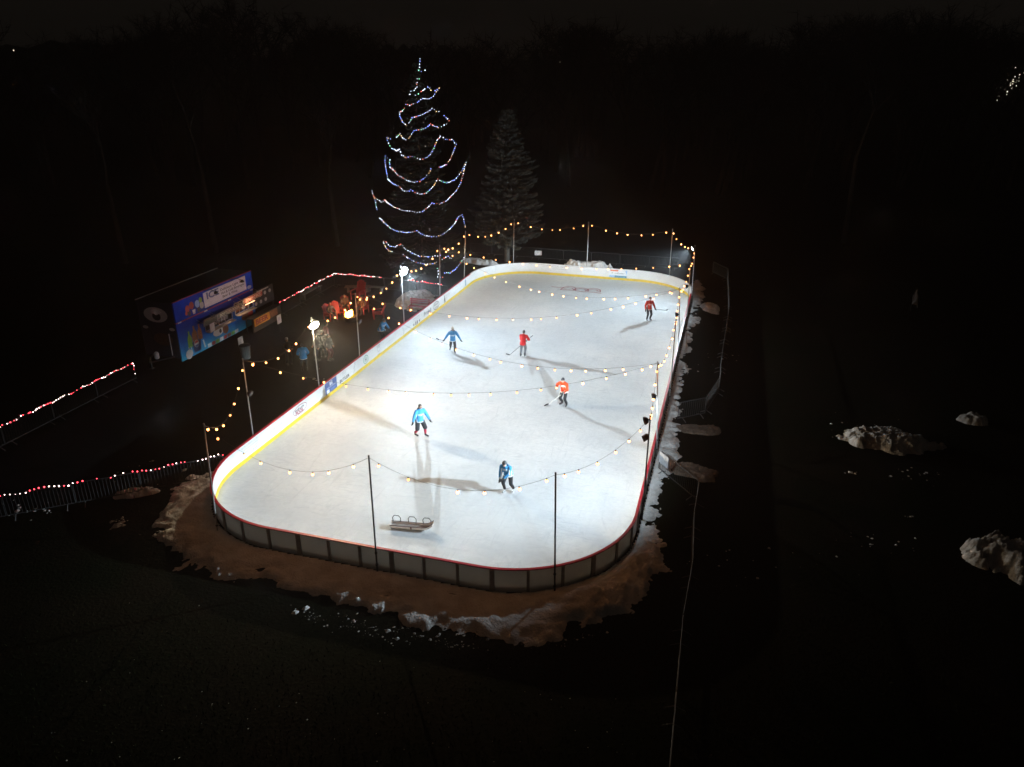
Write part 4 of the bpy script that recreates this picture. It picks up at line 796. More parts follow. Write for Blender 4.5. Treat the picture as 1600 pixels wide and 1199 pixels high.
disc('oval_emblem', 3.75, .85, .55, .26, M_fw, tr, -.004); disc('emblem_core', 3.95, .85, .13, .14, M_fd, tr, -.007); disc('printed_food', 4.5, .8, .32, .3, M_fb, tr, -.005); disc('printed_food', 6.9, .95, .55, .26, M_fb, tr, -.005); disc('printed_food', 7.4, 1.0, .3, .22, M_fr, tr, -.008)
# serving windows
M_frame = mat('window_frame',(.40,.39,.37),.5,.3); M_glass = mat('window_glass',(.02,.022,.025),.08); M_int = mat('interior',(.30,.25,.22),.8,var=.3,vscale=4)
for (x0, x1, z0, z1) in (W1, W2):
    wn = MB(); t = .05
    wn.box((x0-.04,-.03,z0-.04),(x1+.04,-.003,z0)); wn.box((x0-.04,-.03,z1),(x1+.04,-.003,z1+.04)); wn.box((x0-.04,-.03,z0),(x0,-.003,z1)); wn.box((x1,-.03,z0),(x1+.04,-.003,z1)); wn = wn.build('serving_window', M_frame, tr)
    nb_ = 4
    for i in range(1, nb_): m_ = MB(); x = x0+(x1-x0)*i/nb_; m_.box((x-.02,.01,z0),(x+.02,.04,z1)); m_.build('mullion', M_frame, wn)
    m_ = MB(); m_.box((x0,-.32,z0-.10),(x1,-.032,z0-.055)); m_.build('counter', M_frame, wn)
    m_ = MB(); m_.box((x0+.1,1.6,z0-.3),(x1-.1,1.65,z1+.2)); m_.build('back_shelf', M_int, wn)
    rr = random.Random(int(x0*10))
    for i in range(9):
        x = x0+.15+(x1-x0-.3)*i/8; hh = rr.uniform(.1,.3); m_ = MB(); m_.box((x-.06,.25,z0+.0),(x+.06,.4,z0+hh)); m_.build('goods', rr.choice([M_int,M_fw,M_fd,M_fb,M_inkg]), wn)
lt = bpy.data.lights.new('kiosk_lamp','POINT'); lt.energy = 45; lt.color = (1,.6,.35); lt.shadow_soft_size = .1; lo = bpy.data.objects.new('kiosk_lamp', lt); C.objects.link(lo); lo.parent = tr; lo.location = (6.4,.6,2.25)
m_ = MB(); m_.box((6.1,.55,2.3),(6.9,.65,2.34)); m_.build('strip_lamp', mat('strip_lamp',(.9,.7,.5),.4,emit=(1,.55,.3),estr=6,sample=False), tr)
m_ = MB(); m_.tube([(6.05,-.66,2.06),(7.15,-.66,2.06)], .022, 6); m_.build('sign_tube', mat('sign_tube',(.9,.6,.4),.4,emit=(1,.45,.22),estr=5,sample=False), tr)
l2 = bpy.data.lights.new('sign_light','POINT'); l2.energy = 7; l2.color = (1,.5,.25); l2.shadow_soft_size = .05; lo2 = bpy.data.objects.new('sign_light', l2); C.objects.link(lo2); lo2.parent = tr; lo2.location = (6.6,-.80,2.10)
def awning(x0, x1, z, words, mm, wordm, rimm, yo=-.55, h=.36, turn=0.):
    e = link('awning_sign', None, tr); e.location = (x0, yo, z); e.rotation_euler = (rad(8), 0, turn); L = x1-x0
    m_ = MB(); m_.box((0,-.02,-h/2),(L,.02,h/2)); m_.build('sign_face', rimm, e); m_ = MB(); m_.box((.06,-.026,-h/2+.05),(L-.06,-.0205,h/2-.05)); m_.build('sign_field', mm, e)
    words and text('sign_words', words, h*.72, wordm, e, (L/2,-.030,-.01), FR, L*.82, .002, .012)
    m_ = MB(); m_.tube([(.05,0,0),(.05,-yo,.15)], .015, 4); m_.tube([(L-.05,0,0),(L-.05,-yo,.15)], .015, 4); m_.build('arm', M_frame, e)
M_signr = mat('sign_red',(.42,.03,.03),.5); M_signg = mat('sign_grey',(.16,.155,.15),.5); M_cream2 = mat('sign_cream',(.72,.62,.52),.5)
awning(3.15, 5.75, 2.12, 'BOTTLED SODA', M_signg, M_cream2, M_frame); awning(6.05, 8.25, 2.30, 'SNACKS', M_signr, M_cream2, mat('sign_rim',(.62,.45,.33),.5)); awning(1.75, 3.12, 2.05, '', mat('sign_olive',(.07,.075,.06),.5), M_inkg, M_signg, turn=rad(0))
m_ = MB(); m_.box((2.55,-.36,1.25),(3.0,-.33,1.95)); m_.build('price_card', M_fw, tr)
for x in (3.1, 5.9):      # unlit sign lamps on arms
    m_ = MB(); m_.tube([(x-.3,0,TH+.05),(x-.1,-.45,TH+.1),(x,-.75,TH-.02)], .014, 5); am = m_.build('sign_lamp_arm', M_blk, tr); m_ = MB(); m_.lathe([(.05,.06),(.12,-.02),(.14,-.10)], (x,-.78,TH-.06), 10); m_.build('lamp_shade', M_blk, am)
# left end: oval sign, door, hitch, jack, wheels
def end_disc(name, y, z, ry, rz_, mm, xo): m_ = MB(); n = 20; m_.add([(xo, y+ry*math.cos(-2*PI*k/n), z+rz_*math.sin(-2*PI*k/n)) for k in range(n)], [tuple(range(n))]); return m_.build(name, mm, tr)
M_oval = mat('oval_grey',(.6,.58,.58),.6); end_disc('oval_sign', 1.35, 3.05, .85, .48, M_oval, -.004); end_disc('oval_core', 1.3, 2.95, .30, .26, M_fd, -.007)
m_ = MB()
for k in range(9): a = rad(30+k*15); m_.tube([(-.01,1.3,3.05),(-.01,1.3+.42*math.cos(a),3.05+.36*math.sin(a))], .022, 4)
m_.build('oval_rays', M_fw, tr); end_disc('small_badge', 2.25, 2.2, .2, .1, M_oval, -.004); end_disc('small_badge', .35, 2.2, .2, .1, M_oval, -.004)
end_disc('printed_food', 1.1, 1.5, .7, .4, mat('print_dim_brown',(.10,.05,.03),.6,var=.4,vscale=6), -.004); m_ = MB(); m_.tube([(-.03,.62,.5),(-.03,.62,1.9)], .025, 5); m_.build('grab_bar', M_fw, tr)
m_ = MB(); m_.tube([(0,.5,.42),(-1.3,1.3,.42)], .05, 4); m_.tube([(0,2.1,.42),(-1.3,1.3,.42)], .05, 4); hi = m_.build('hitch', M_dk, tr); m_ = MB(); m_.tube([(-1.15,1.3,.02),(-1.15,1.3,.75)], .04, 6); m_.box((-1.27,1.18,0),(-1.03,1.42,.03)); m_.build('jack', M_fence, hi); m_ = MB(); m_.lathe([(.13,0),(.15,.05),(.15,.32),(.10,.40),(.04,.44)], (-.6,1.3,.45), 12); m_.build('gas_bottle', M_fw, hi)
M_tyre = mat('tyre',(.015,.015,.015),.9)
for x in (4.2, 5.1):
    for y in (.35, TW_-.25):
        m_ = MB(); n = 16; vs = [(x+.33*math.cos(2*PI*k/n), y+q, .33+.33*math.sin(2*PI*k/n)) for q in (-.1,.1) for k in range(n)]; m_.add(vs, [tuple(range(n)), tuple(range(2*n-1,n-1,-1))]+[(k,(k+1) % n,n+(k+1) % n,n+k) for k in range(n)]); m_.build('wheel', M_tyre, tr)

# beer counter, menu board, bin, cards
bc0, bc1 = G(398,522), G(441,498); ab = math.atan2((bc1-bc0).y, (bc1-bc0).x); BL = (bc1-bc0).length
bc = empty('beer_counter', (bc0.x, bc0.y, 0), ab, 'dark counter with a yellow banner right of the trailer', 'counter'); m_ = MB(); m_.box((0,0,.98),(BL,.6,1.04)); m_.build('counter_top', M_dk, bc); m_ = MB(); m_.box((.03,.04,.05),(BL-.03,.08,.98)); m_.build('skirt', mat('skirt_black',(.03,.022,.02),.8), bc)
for x in (.05, BL-.05):
    for y in (.12,.55): m_ = MB(); m_.tube([(x,y,0),(x,y,.98)], .02, 5); m_.build('leg', M_fence, bc)
M_by = mat('banner_yellow',(.75,.33,.03),.6,var=.15,vscale=3); bb = MB(); bb.box((.1,-.02,.45),(2.0,.0,.98)); bb = bb.build('banner', M_by, bc); text('banner_words', 'BEER', .5, M_inkr, bb, (1.0,-.024,.71), FR, 1.5, .002, .02); m_ = MB(); m_.box((2.02,-.02,.5),(3.0,.0,.98)); m_.build('banner_end', M_fb, bc)
p = G(405,507); mb_ = empty('menu_board', (p.x-.4, p.y+.6, 0), ab, 'dark menu board with pale pictures behind the beer counter', 'menu board'); m_ = MB(); m_.box((-.2,0,.9),(2.6,.05,2.15)); m_.build('board', M_dk, mb_)
for i in range(7): m_ = MB(); x = .1+(i % 4)*.62; z = 1.75-(i//4)*.5; m_.ell((x+.15,-.01,z), (.16,.012,.14), 8, 5); m_.build('picture', M_inkg, mb_)
m_ = MB(); m_.box((.5,-.012,2.0),(2.0,-.002,2.08)); m_.build('heading', M_fw, mb_)
for x in (0,2.4): m_ = MB(); m_.tube([(x,.02,0),(x,.02,.9)], .025, 5); m_.build('leg', M_fence, mb_)
def card(px, py, z, label, w_=.5, h_=.6):
    p = G(px, py, z); e = empty('notice_card', p, ab-.0, label, 'sign'); m_ = MB(); m_.box((-w_/2,-.01,-h_/2),(w_/2,.01,h_/2)); m_.build('sheet', M_fw, e); m_ = MB(); m_.box((-w_/5,-.016,-h_/6),(w_/5,-.012,h_/4)); m_.build('printed_mark', M_inkg, e); m_ = MB(); m_.tube([(0,.02,-p.z),(0,.02,h_/2)], .018, 5); m_.build('stake', M_fence, e)
card(436,499,.9,'white notice card at the right end of the beer counter'); card(376,534,.9,'white notice card on the counter edge above the grey bin')
p = G(385,560); tb_ = empty('litter_bin', p, 0, 'grey litter bin in front of the serving window', 'bin'); m_ = MB(); m_.lathe([(.26,0),(.32,.75),(.34,.78),(.34,.84)], (0,0,0), 16); m_.build('body', mat('bin_grey',(.17,.185,.17),.7), tb_); m_ = MB(); m_.lathe([(.345,.843),(.33,.90),(.12,.94)], (0,0,0), 16); m_.build('lid', M_dk, tb_)

# ------------------------------------------------------------------ FIRE PIT CORNER
M_chair = mat('chair_red',(.36,.014,.018),.5,var=.15,vscale=5)
def adirondack(px, py, rz, label, s=1.0, mm=None):
    p = G(px, py); mm = mm or M_chair; e = empty('adirondack_chair', p, rz, label, 'chair', 'red slatted chairs around the fire'); e.scale = (s,)*3     # faces -y
    for i in range(5): 
        x = (i-2)*.115; top = 1.12-.05*abs(i-2)**1.5; m_ = MB(); m_.add([(x-.05,.30,.30),(x+.05,.30,.30),(x+.05*1.12+ (i-2)*.012,.62,top),(x-.05*1.12+(i-2)*.012,.62,top),(x-.05,.325,.30),(x+.05,.325,.30),(x+.056+(i-2)*.012,.645,top),(x-.056+(i-2)*.012,.645,top)], [(0,1,2,3),(7,6,5,4),(0,4,5,1),(1,5,6,2),(2,6,7,3),(3,7,4,0)]); m_.build('back_slat', mm, e)
    for i in range(5): y = -.30+i*.13; m_ = MB(); z = .40-.025*i; m_.box((-.28,y,z-.02),(.28,y+.115,z)); m_.build('seat_slat', mm, e)
    for sx in (-1,1):
        m_ = MB(); m_.box((min(sx*.27,sx*.40),-.38,.56),(max(sx*.27,sx*.40),.42,.585)); m_.build('armrest', mm, e)
        m_ = MB(); m_.box((min(sx*.285,sx*.32),-.32,0),(max(sx*.285,sx*.32),-.22,.56)); m_.build('leg', mm, e); m_ = MB(); m_.box((min(sx*.285,sx*.32),.40,0),(max(sx*.285,sx*.32),.48,.56)); m_.build('leg', mm, e)
adirondack(559,468,rad(-20),'large red slatted chair behind the fire, right of the planks',1.25); adirondack(590,497,rad(-75),'bright red slatted chair right of the fire'); adirondack(529,496,rad(35),'dark red slatted chair left of the fire'); adirondack(566,490,rad(-20),'red slatted chair with a seated person behind the pole'); adirondack(540,487,rad(15),'red slatted chair hidden by the fire-lit person')
adirondack(518,500,rad(50),'dark red slatted chair holding the pink-faced person')
p = G(655,488); rb_ = empty('red_bench', p, rad(-16), 'dark red bench beside the snow heap at the upper left boards', 'bench')
for i in range(3): m_ = MB(); m_.box((-.8,-.2+i*.15,.42),(.8,-.07+i*.15,.46)); m_.build('seat_slat', M_chair, rb_)
for i in range(3): m_ = MB(); m_.box((-.8,.28,.55+i*.15),(.8,.31,.67+i*.15)); m_.build('back_slat', M_chair, rb_)
for sx in (-.7,.7): m_ = MB(); m_.box((sx-.04,-.2,0),(sx+.04,-.12,.418)); m_.box((sx-.04,.24,0),(sx+.04,.279,1.0)); m_.build('leg', M_chair, rb_)
p = G(547,502); fp = empty('fire_pit', p, 0, 'low round fire pit with bright orange flames', 'fire pit'); m_ = MB(); m_.lathe([(.34,0),(.40,.05),(.48,.34),(.50,.38),(.44,.385),(.40,.32)], (0,0,0), 18); m_.build('bowl', mat('pit_steel',(.05,.045,.04),.6,.6), fp)
M_flame = mat('flame',(1,.5,.1),.5,emit=(1.,.36,.05),estr=28,sample=False); M_flame2 = mat('flame_core',(1,.8,.4),.5,emit=(1.,.66,.24),estr=60,sample=False); rf_ = random.Random(9)
for i in range(9):
    a = rf_.random()*6.28; r = rf_.uniform(.02,.26); hh = rf_.uniform(.28,.62)*(1-.9*r); m_ = MB(); x, y = r*math.cos(a), r*math.sin(a); m_.tube([(x,y,.30),(x+rf_.gauss(0,.02),y+rf_.gauss(0,.02),.36+hh*.35),(x+rf_.gauss(0,.05),y+rf_.gauss(0,.05),.36+hh*.7),(x+rf_.gauss(0,.07),y+rf_.gauss(0,.07),.36+hh)], [.07,.10,.055,.006], 7); m_.build('flame', M_flame2 if r < .14 else M_flame, fp, True)
for i in range(4): a = i*.8; m_ = MB(); m_.tube([(-.28*math.cos(a),-.28*math.sin(a),.30+.02*i),(.28*math.cos(a),.28*math.sin(a),.32+.02*i)], .05, 7); m_.build('log', mat('charred_log',(.03,.018,.012),.9), fp)
fl_ = bpy.data.lights.new('fire_light','POINT'); fl_.energy = 120; fl_.color = (1,.33,.07); fl_.shadow_soft_size = .25; fo = bpy.data.objects.new('fire_light', fl_); C.objects.link(fo); fo.parent = fp; fo.location = (0,0,1.15)
M_plank = mat('plank_brown',(.20,.13,.09),.8,var=.25,vscale=4); M_plankg = mat('plank_grey',(.20,.20,.19),.8,var=.25,vscale=4)
def plank_stack(px, py, rz, L, n, mm, label, w_=.22, z=.0):
    p = G(px, py); e = empty('plank_bench', p, rz, label, 'bench', 'plank benches behind the fire')
    for i in range(n): m_ = MB(); m_.box((-L/2,i*(w_+.02),.42),(L/2,i*(w_+.02)+w_,.47)); m_.build('plank', mm, e)
    for sx in (-L/2+.25, L/2-.25): m_ = MB(); m_.box((sx-.04,.02,0),(sx+.04,n*(w_+.02)-.03,.418)); m_.build('leg', mm, e)
plank_stack(490,462,ab,3.0,2,M_plankg,'long grey plank bench along the light-strung fence left of the fire'); plank_stack(558,458,rad(2),2.0,3,M_plank,'brown plank bench behind the big red chair'); plank_stack(585,458,rad(-12),1.6,2,M_plankg,'grey plank bench right of the big red chair')

# bystanders in the plaza
PB = 'bystanders beside the rink'
coat_d = mat('coat_charcoal',(.035,.035,.038),.85,var=.25,vscale=6); coat_g = mat('coat_grey',(.16,.155,.15),.85,var=.25,vscale=6); coat_b = mat('coat_brown',(.12,.07,.05),.85,var=.25,vscale=6); jean = mat('jeans',(.03,.035,.05),.85,var=.3,vscale=8); M_maroon = mat('trousers_maroon',(.10,.02,.03),.85); hat_w = mat('hat_white',(.55,.55,.54),.9); M_pink = mat('coat_rose',(.30,.07,.08),.85)
def at_mid(px, py, z): q = G(px, py, z); return Vector((q.x, q.y, .006))
q = RK(-10.0, .9, .006)
person(q, rad(62), 'hockey player in blue jersey leaning at the left boards', J_blue, M_pants, hat=M_helm, lean=(.05,-.45), hands=((.25,-.50,1.02),(-.15,-.50,1.02)), group=PB, vox=.025, loose=1.12)
q = at_mid(473,551,1.25); person(q, rad(200), 'hockey player in blue jersey standing in the plaza, seen from behind', J_blue, M_pants, hair=M_hair, lean=(0,-.25), hands=((.22,-.3,1.0),(-.22,-.3,1.0)), group=PB, vox=.025, loose=1.15)
q = at_mid(449,541,1.2); person(q, rad(30), 'bystander in charcoal coat and white cap left of the blue player', coat_d, jean, hat=hat_w, skates=False, gloves=False, hands=((.2,-.3,1.1),(-.2,-.3,1.1)), group=PB, vox=.03, hip=.92)
q = at_mid(494,535,1.2); person(q, rad(-40), 'bystander in grey coat half hidden by the warm floodlight pole', coat_g, jean, hair=M_hair, skates=False, gloves=False, group=PB, vox=.03, hip=.92)
q = at_mid(513,535,1.2); person(q, rad(60), 'bystander in grey coat and maroon trousers right of the floodlight pole', coat_g, M_maroon, hair=M_hair, skates=False, gloves=False, group=PB, vox=.03, hip=.92)
q = at_mid(503,530,1.2); person(q, rad(10), 'bystander in dark coat and white hat between the two in grey', coat_d, jean, hat=hat_w, skates=False, gloves=False, group=PB, vox=.03, hip=.92)
q = at_mid(510,517,1.2); person(q, rad(120), 'bystander in rose jacket behind the floodlight glare', M_pink, jean, hair=M_hair, skates=False, gloves=False, group=PB, vox=.03, hip=.92)
SEAT = dict(seated=True, hip=.50, feet=((.13,-.42),(-.13,-.42)), skates=False, gloves=False, hands=((.22,-.28,.62),(-.22,-.28,.62)), vox=.03, lean=(0,-.1), group='people seated around the fire')
for px, py, rz, lb, tp, hr_ in [(540,487,rad(15),'person in orange-lit coat seated left behind the flames',coat_b,M_hair),(518,500,rad(50),'person with pink-lit face seated left of the fire',coat_d,M_hair),(566,490,rad(-20),'person seated right of the fire behind the pole',coat_b,M_hair)]:
    q = G(px, py); person((q.x, q.y, .006), rz, lb, tp, jean, hair=hr_, **SEAT)

# ------------------------------------------------------------------ TREES
dx_, dy_ = math.cos, math.sin
def spruce(loc, H, R0, zlow, label, seed, col, dens=1.0, prof=.9):
    r_ = random.Random(seed); e = empty('spruce_tree', loc, 0, label, 'tree'); m_ = MB(); m_.tube([(0,0,0),(0.05,0,H*.4),(0,0,H*.8),(0,0,H)], [.26,.20,.08,.02], 9); m_.build('trunk', mat('spruce_bark',(.16,.14,.12),.9,var=.3,vscale=3,bump=.6,bscale=12), e, True)
    br = MB(); nd = MB(); z = zlow
    while z < H-.25:
        f = (z-zlow)/(H-zlow); RR_ = R0*(1-f)**prof*(.35+.65*min(1, f*6+.5))+.12; nb_ = int((7+4*(1-f))*dens); a0 = r_.random()*6
        for k in range(nb_):
            a = a0+2*PI*k/nb_+r_.gauss(0,.12); L = RR_*r_.uniform(.58,1.18)*(.86+.28*noise.noise(Vector((dx_(a)*1.3, dy_(a)*1.3, z*.45+seed)))); dr = r_.uniform(.10,.28)*L; dx, dy = math.cos(a), math.sin(a); zz = z+r_.uniform(-.28,.28)
            def bp(t): return Vector((dx*L*t, dy*L*t, zz + .02*L*t - dr*math.sin(t*2.1) + .07*L*t**3))
            br.tube([bp(0), bp(.4), bp(.75), bp(1)], [.035,.022,.013,.004], 3, False)
            ns = max(5, int(L*9*dens))
            for i in range(ns):
                t = (i+r_.random())/ns; t = .12+.88*t; c = bp(t); wd = (1-t)*.42*L*.55+.10
                for sgn in (-1, 1):
                    sa = a+sgn*r_.uniform(.6,1.1); ln = wd*r_.uniform(.6,1.15); q = Vector((math.cos(sa), math.sin(sa), r_.uniform(-.45,.05))); tip = c+q*ln; nn = Vector((-q.y, q.x, 0)).normalized()*r_.uniform(.05,.12)
                    hang = Vector((0,0,-r_.uniform(.06,.26)))
                    nd.add([c, c+q*ln*.5+nn+hang*.4, tip, c+q*ln*.5-nn+hang*.4, c+q*ln*.55+hang], [(0,1,4),(1,2,4),(2,3,4),(3,0,4)])
        z += r_.uniform(.26,.40)*(1-.35*f)/dens
    m_ = MB(); cr = nd.build('crown', mat('needles_%d' % seed, col, .8, var=.45, vscale=1.5), e); br.build('branches', MATS['spruce_bark'], e)['kind'] = 'stuff'; return e
TREE = G(662,428); TREE.z = 0
spruce(TREE, 17.3, 4.3, .9, 'tall spruce wound with coloured LED lights behind the rink', 3, (.016,.024,.017), .85, .8)
SP2 = G(792,409); SP2.z = 0
spruce(SP2, 13.6, 4.1, 2.6, 'dim unlit grey-green spruce right of the lit tree', 5, (.062,.072,.064), 1.6, .66)
# LED garland draped on the first spruce
GAR = [[(483,60),(480,105),(472,150),(460,165)],[(472,150),(490,160),(520,150),(530,165)],[(460,215),(490,212)],
 [(460,245),(455,280),(435,310),(410,315),(405,335),(445,345),(470,335),(490,315),(520,300),(542,282),(570,305),(600,308),(630,290),(610,320),(585,355),(550,373),(500,372),(460,400),(430,412),(400,425),(370,415),(360,445),(340,470),(320,480),(325,510),(345,555),(375,580),(395,565),(418,520),(450,512),(500,495),(540,475),(575,450),(610,470),(650,475)],
 [(670,505),(710,545),(690,570),(650,588),(625,597),(595,590),(565,568),(545,590),(510,610),(470,618),(435,618),(415,650),(395,680),(372,692),(345,680),(328,645),(290,682)],
 [(250,690),(218,675),(235,720),(260,760),(300,780),(320,768),(340,810),(375,835),(405,823),(440,830),(480,845),(525,838),(560,810),(590,760),(615,700),(640,668),(680,690),(730,692),(765,730),(740,790),(715,850),(690,885),(650,905),(615,910)],
 [(570,920),(550,955),(520,990),(480,1018),(440,1025),(390,1015),(350,995),(310,970),(275,930),(245,905),(245,850),(210,820),(208,870),(220,940),(230,1000),(265,1035),(310,1055),(360,1095),(395,1092),(410,1080),(440,1105),(480,1120),(530,1110),(570,1075),(600,1030),(620,1000),(650,1020),(690,1030),(750,1008),(800,950),(840,870)],
 [(840,870),(825,940),(800,1030),(770,1085),(720,1140),(680,1175),(630,1197),(575,1188),(540,1225),(500,1255),(460,1263),(400,1248),(350,1248),(290,1225),(240,1195),(205,1162),(180,1180),(150,1160),(120,1135),(105,1095),(125,1150),(140,1220),(155,1255)],
 [(168,1305),(200,1340),(250,1385),(300,1408),(350,1417),(410,1417),(455,1403),(500,1435),(550,1450),(610,1450),(660,1432),(710,1395),(750,1350),(780,1295),(810,1280),(825,1330),(838,1390)],
 [(200,1485),(215,1490),(245,1525),(290,1530),(330,1505),(370,1550),(420,1580),(480,1602),(560,1607),(620,1600),(660,1590)],[(195,1490),(210,1530),(240,1560),(275,1572)],[(350,1590),(400,1625),(450,1650),(520,1665),(580,1660),(625,1647)],[(655,1625),(700,1605),(740,1630)],
 [(840,1585),(820,1625),(790,1665),(760,1705),(715,1732),(660,1735)],[(615,1700),(625,1740),(620,1765),(660,1770),(640,1755)]]
LEDC = [((.74,.82,1.),.52),((.25,.33,1.),.28),((1.,.2,.12),.09),((1.,.60,.25),.07),((.3,1.,.5),.04)]
rg_str = [5.5, 6, 5, 5, 4]
led_m = [mat('led_colour_%d' % i, c, .4, emit=c, estr=rg_str[i], sample=False) for i, (c, _) in enumerate(LEDC)]
ge = empty('led_garland', TREE, 0, 'multicoloured LED garland looped down the tall spruce', 'garland'); gl = MB(); gw = MB(); rg = random.Random(12)
def on_tree(px, py):          # where the line of sight meets the spruce's cone
    d_ = ray(px, py); y = TREE.y-2
    for _ in range(6):
        t = y/d_.y; z = CAM_H+d_.z*t; x = d_.x*t; rr = 4.1*max(0, 1-max(z-.9,0)/16.4)**.85+.12; y = TREE.y-math.sqrt(max(rr*rr-(x-TREE.x)**2, .02))-.08
    t = y/d_.y; return Vector((d_.x*t, y, CAM_H+d_.z*t))
for sg_ in GAR:
    P3 = [on_tree(560+x/5, 80+y/5)-TREE for x, y in sg_]; path = []
    for a, b_ in zip(P3[:-1], P3[1:]):
        n = max(1, int((b_-a).length/.165))
        for i in range(n):
            q = a+(b_-a)*(i/n)+Vector((rg.gauss(0,.015), rg.gauss(0,.015), rg.gauss(0,.015))); path.append(q); r = rg.random(); acc = 0
            for k, (_, pr) in enumerate(LEDC):
                acc += pr
                if r < acc: break
            gl.mi = k; gl.ell(q, rg.uniform(.016,.034), 6, 4)
    if len(path) > 1: gw.tube(path, .008, 3)
gl.build('leds', led_m, ge)['kind'] = 'stuff'; gw.build('cord', M_rubber, ge)

# bare woodland behind
M_bark = mat('bare_bark',(.055,.05,.045),.95,var=.3,vscale=1)
def bare_tree(mb, base, H, seed, spread=.5, detail=3, lean=0., twigs=False):
    r_ = random.Random(seed)
    def grow(p, d_, L, rad_, lev):
        q = p; n = 3; pts = [p]; dd_ = d_.copy()
        for i in range(n): dd_ = (dd_+Vector((r_.gauss(0,.10),r_.gauss(0,.10),.06))).normalized(); q = q+dd_*L/n; pts.append(q)
        mb.tube(pts, [rad_, rad_*.85, rad_*.68, rad_*.5], 3 if lev < detail else 4, False)
        if twigs and lev <= 1:
            for i in range(6):
                t = r_.random(); j = min(int(t*n), n-1); s_ = pts[j]+(pts[j+1]-pts[j])*(t*n-j); v = Vector((r_.gauss(0,1), r_.gauss(0,1), r_.gauss(.6,.7))).normalized()*L*r_.uniform(.4,.9); c_ = v.cross(Vector((.3,.9,.2))).normalized()*.035
                mb.add([s_-c_, s_+c_, s_+v], [(0,1,2)])
        if lev == 0: return
        k = 5 if lev == detail else 4
        for i in range(k):
            t = r_.uniform(.45,1) if lev == detail else r_.uniform(.3,1); j = min(int(t*n), n-1); s_ = pts[j]+(pts[j+1]-pts[j])*(t*n-j); a = r_.random()*6.28
            nd_ = (dd_*r_.uniform(.7,1.1)+Vector((math.cos(a),math.sin(a),r_.uniform(-.05,.4)))*spread).normalized(); grow(s_, nd_, L*r_.uniform(.45,.68), rad_*.5, lev-1)
    grow(Vector(base), Vector((lean,0,1)).normalized(), H*.5, H*.013, detail)
rw = random.Random(77); protos = []
for i in range(5):
    m_ = MB(); bare_tree(m_, (0,0,0), 20, 100+i, .85, 3, 0., True); mx = max(v[2] for v in m_.v); protos.append((np.array(m_.v)/mx, m_.f))
woods = MB()
for i in range(240):
    px = rw.uniform(-500, 2100); dist = rw.uniform(105, 215); top = 47+16*math.sin(px*.011)+12*math.sin(px*.031+1)+rw.gauss(0,9)
    if 190 < px < 420: top -= 42
    if 1290 < px < 1470: top -= 38
    d_ = ray(px, top); t = dist/d_.y; H = CAM_H+d_.z*t; vs, fs = protos[i % 5]; a = rw.random()*6.28; ca, sa = math.cos(a), math.sin(a); wd = H*rw.uniform(.8,1.25)
    n0 = len(woods.v); V3 = np.stack([(vs[:,0]*ca-vs[:,1]*sa)*wd+d_.x*t, (vs[:,0]*sa+vs[:,1]*ca)*wd+dist, vs[:,2]*H], 1); woods.v += V3.tolist(); woods.f += [tuple(q+n0 for q in f) for f in fs]; woods.m += [0]*len(fs)
hx = np.linspace(-700, 700, 1500); hz = 12+9*fbm(hx*.03, hx*0+3, 5, 71)+5*fbm(hx*.22, hx*0+8, 4, 72, .7)+4*fbm(hx*.9, hx*0+1, 3, 73, .8)
hl_ = MB(); nh = len(hx); hl_.add([(x, 235+.0002*x*x, -1) for x in hx]+[(x, 250+.0002*x*x, z*.8) for x, z in zip(hx, hz)]+[(x, 270+.0002*x*x, z) for x, z in zip(hx, hz)]+[(x, 420, 8) for x in hx], [(r*nh+i, r*nh+i+1, (r+1)*nh+i+1, (r+1)*nh+i) for r in range(3) for i in range(nh-1)])
tag(hl_.build('wooded_hill', mat('hill_dark', (.012,.012,.010), 1, spec=0, var=.4, vscale=.05)), kind='structure')
tag(woods.build('far_woods', M_bark), 'dark bare woodland closing off the background', 'woods', kind='stuff')
for px, py, H, s_, lb in [(338,395,19,301,'faint bare tree behind the trailer, right one'),(196,412,17,302,'faint bare tree behind the trailer, left one'),(1318,380,21,303,'faint bare tree in the dark right of the rink'),(527,385,15,304,'faint bare tree left of the lit spruce')]:
    p = G(px, py); e = empty('bare_tree', p, 0, lb, 'tree', 'bare trees behind the plaza'); m_ = MB(); m_.tube([(0,0,0),(-.1,0,H*.2),(-.25,0,H*.42)], [.30,.24,.19], 8); m_.build('trunk', M_bark, e, True); m_ = MB(); bare_tree(m_, (-.25,0,H*.41), H*.65, s_, .7, 4); m_.build('crown', M_bark, e)
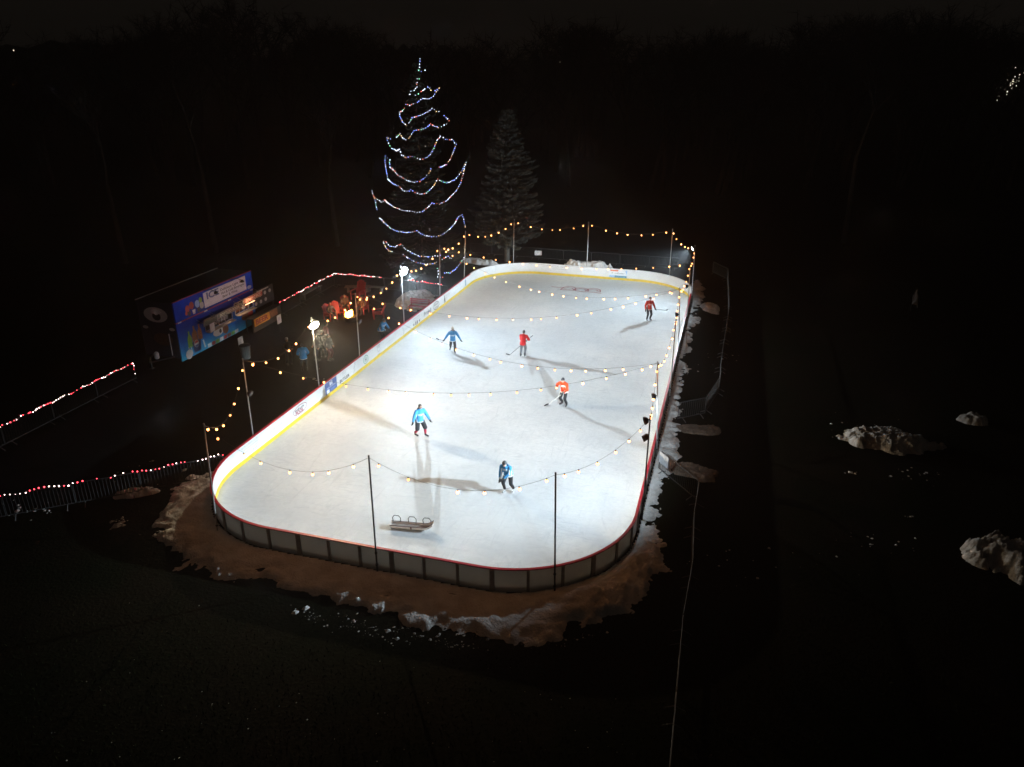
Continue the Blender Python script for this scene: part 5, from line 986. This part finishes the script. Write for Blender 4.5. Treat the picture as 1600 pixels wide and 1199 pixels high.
# far lights
M_far = mat('far_light',(1,.9,.7),.4,emit=(1,.86,.66),estr=1.8,sample=False)
def far_shrub(px, py, dist, n, spx, spy, label):
    d_ = ray(px, py); t = dist/d_.y; c = Vector((d_.x*t, dist, CAM_H+d_.z*t)); e = empty('lit_shrub', (c.x, c.y, 0), 0, label, 'shrub'); m_ = MB(); r_ = random.Random(4); k = t
    for i in range(n):
        x, z = r_.gauss(0,spx), r_.gauss(0,spy); m_.ell((x*k+z*k*.6, r_.gauss(0,.8), c.z+z*k), r_.uniform(.03,.085), 5, 4)
    m_.build('leds', M_far, e)['kind'] = 'stuff'; m_ = MB(); bare_tree(m_, (0,0,0), c.z*1.3, 55, .8, 3); m_.build('branches', M_bark, e)
far_shrub(1582,131,115,34,7,10,'distant tree sparkling with tiny white lights at the right edge')
def far_lamp(px, py, dist, r, label):
    d_ = ray(px, py); t = dist/d_.y; c = Vector((d_.x*t, dist, CAM_H+d_.z*t)); e = empty('far_lamp', (c.x, c.y, 0), 0, label, 'lamp'); m_ = MB(); m_.tube([(0,0,0),(0,0,c.z)], .06, 5); m_.build('post', M_bark, e); m_ = MB(); m_.ell((0,-.1,c.z), r, 6, 5); m_.build('globe', M_far, e)
far_lamp(22,79,100,.07,'tiny lone distant lamp at the left edge'); far_lamp(875,97,150,.06,'tiny distant lamp above the spruces, left of a pair'); far_lamp(900,97,150,.05,'tiny distant lamp above the spruces, right of a pair')
# white cloth banner out in the dark field
p = G(1427,486); fg = empty('cloth_banner', p, rad(20), 'crumpled white banner on a stake in the dark field', 'banner'); M_cloth = mat('cloth_grey',(.8,.8,.8),.8,var=.2,vscale=3)
m_ = MB(); pts = [(-.28,0,.55),(-.30,.05,1.2),(-.12,-.05,1.75),(.02,.06,1.45),(.14,-.04,1.15),(.30,.05,.72),(.34,0,.2),(.18,-.05,.45)]; c = (-.02,-.10,.85)
m_.add(pts+[c]+[(x,y+.012,z) for x,y,z in pts]+[(c[0],c[1]+.012,c[2])], [(i,(i+1) % 8,8) for i in range(8)]+[(9+(i+1) % 8,9+i,17) for i in range(8)]+[(i,9+i,9+(i+1) % 8,(i+1) % 8) for i in range(8)]); m_.build('cloth', M_cloth, fg); m_ = MB(); m_.tube([(-.30,.02,0),(-.22,.02,1.85)], .018, 5); m_.build('stake', M_blk, fg)

# ------------------------------------------------------------------ thin cold night air
hz_ = MB(); hz_.box((-760, -230, -1), (760, 575, 42)); ho = hz_.build('haze', None); ho.data.materials.clear()
m = bpy.data.materials.new('haze_air'); m.use_nodes = True; nt = m.node_tree; nt.nodes.clear(); o = nt.nodes.new('ShaderNodeOutputMaterial'); v = nt.nodes.new('ShaderNodeVolumePrincipled')
v.inputs['Density'].default_value = .0019; v.inputs['Color'].default_value = (.93, .96, 1, 1); v.inputs['Anisotropy'].default_value = .6
nt.links.new(v.outputs[0], o.inputs['Volume']); ho.data.materials.append(m); tag(ho, 'thin night haze glowing around the lamps', 'haze', kind='stuff')
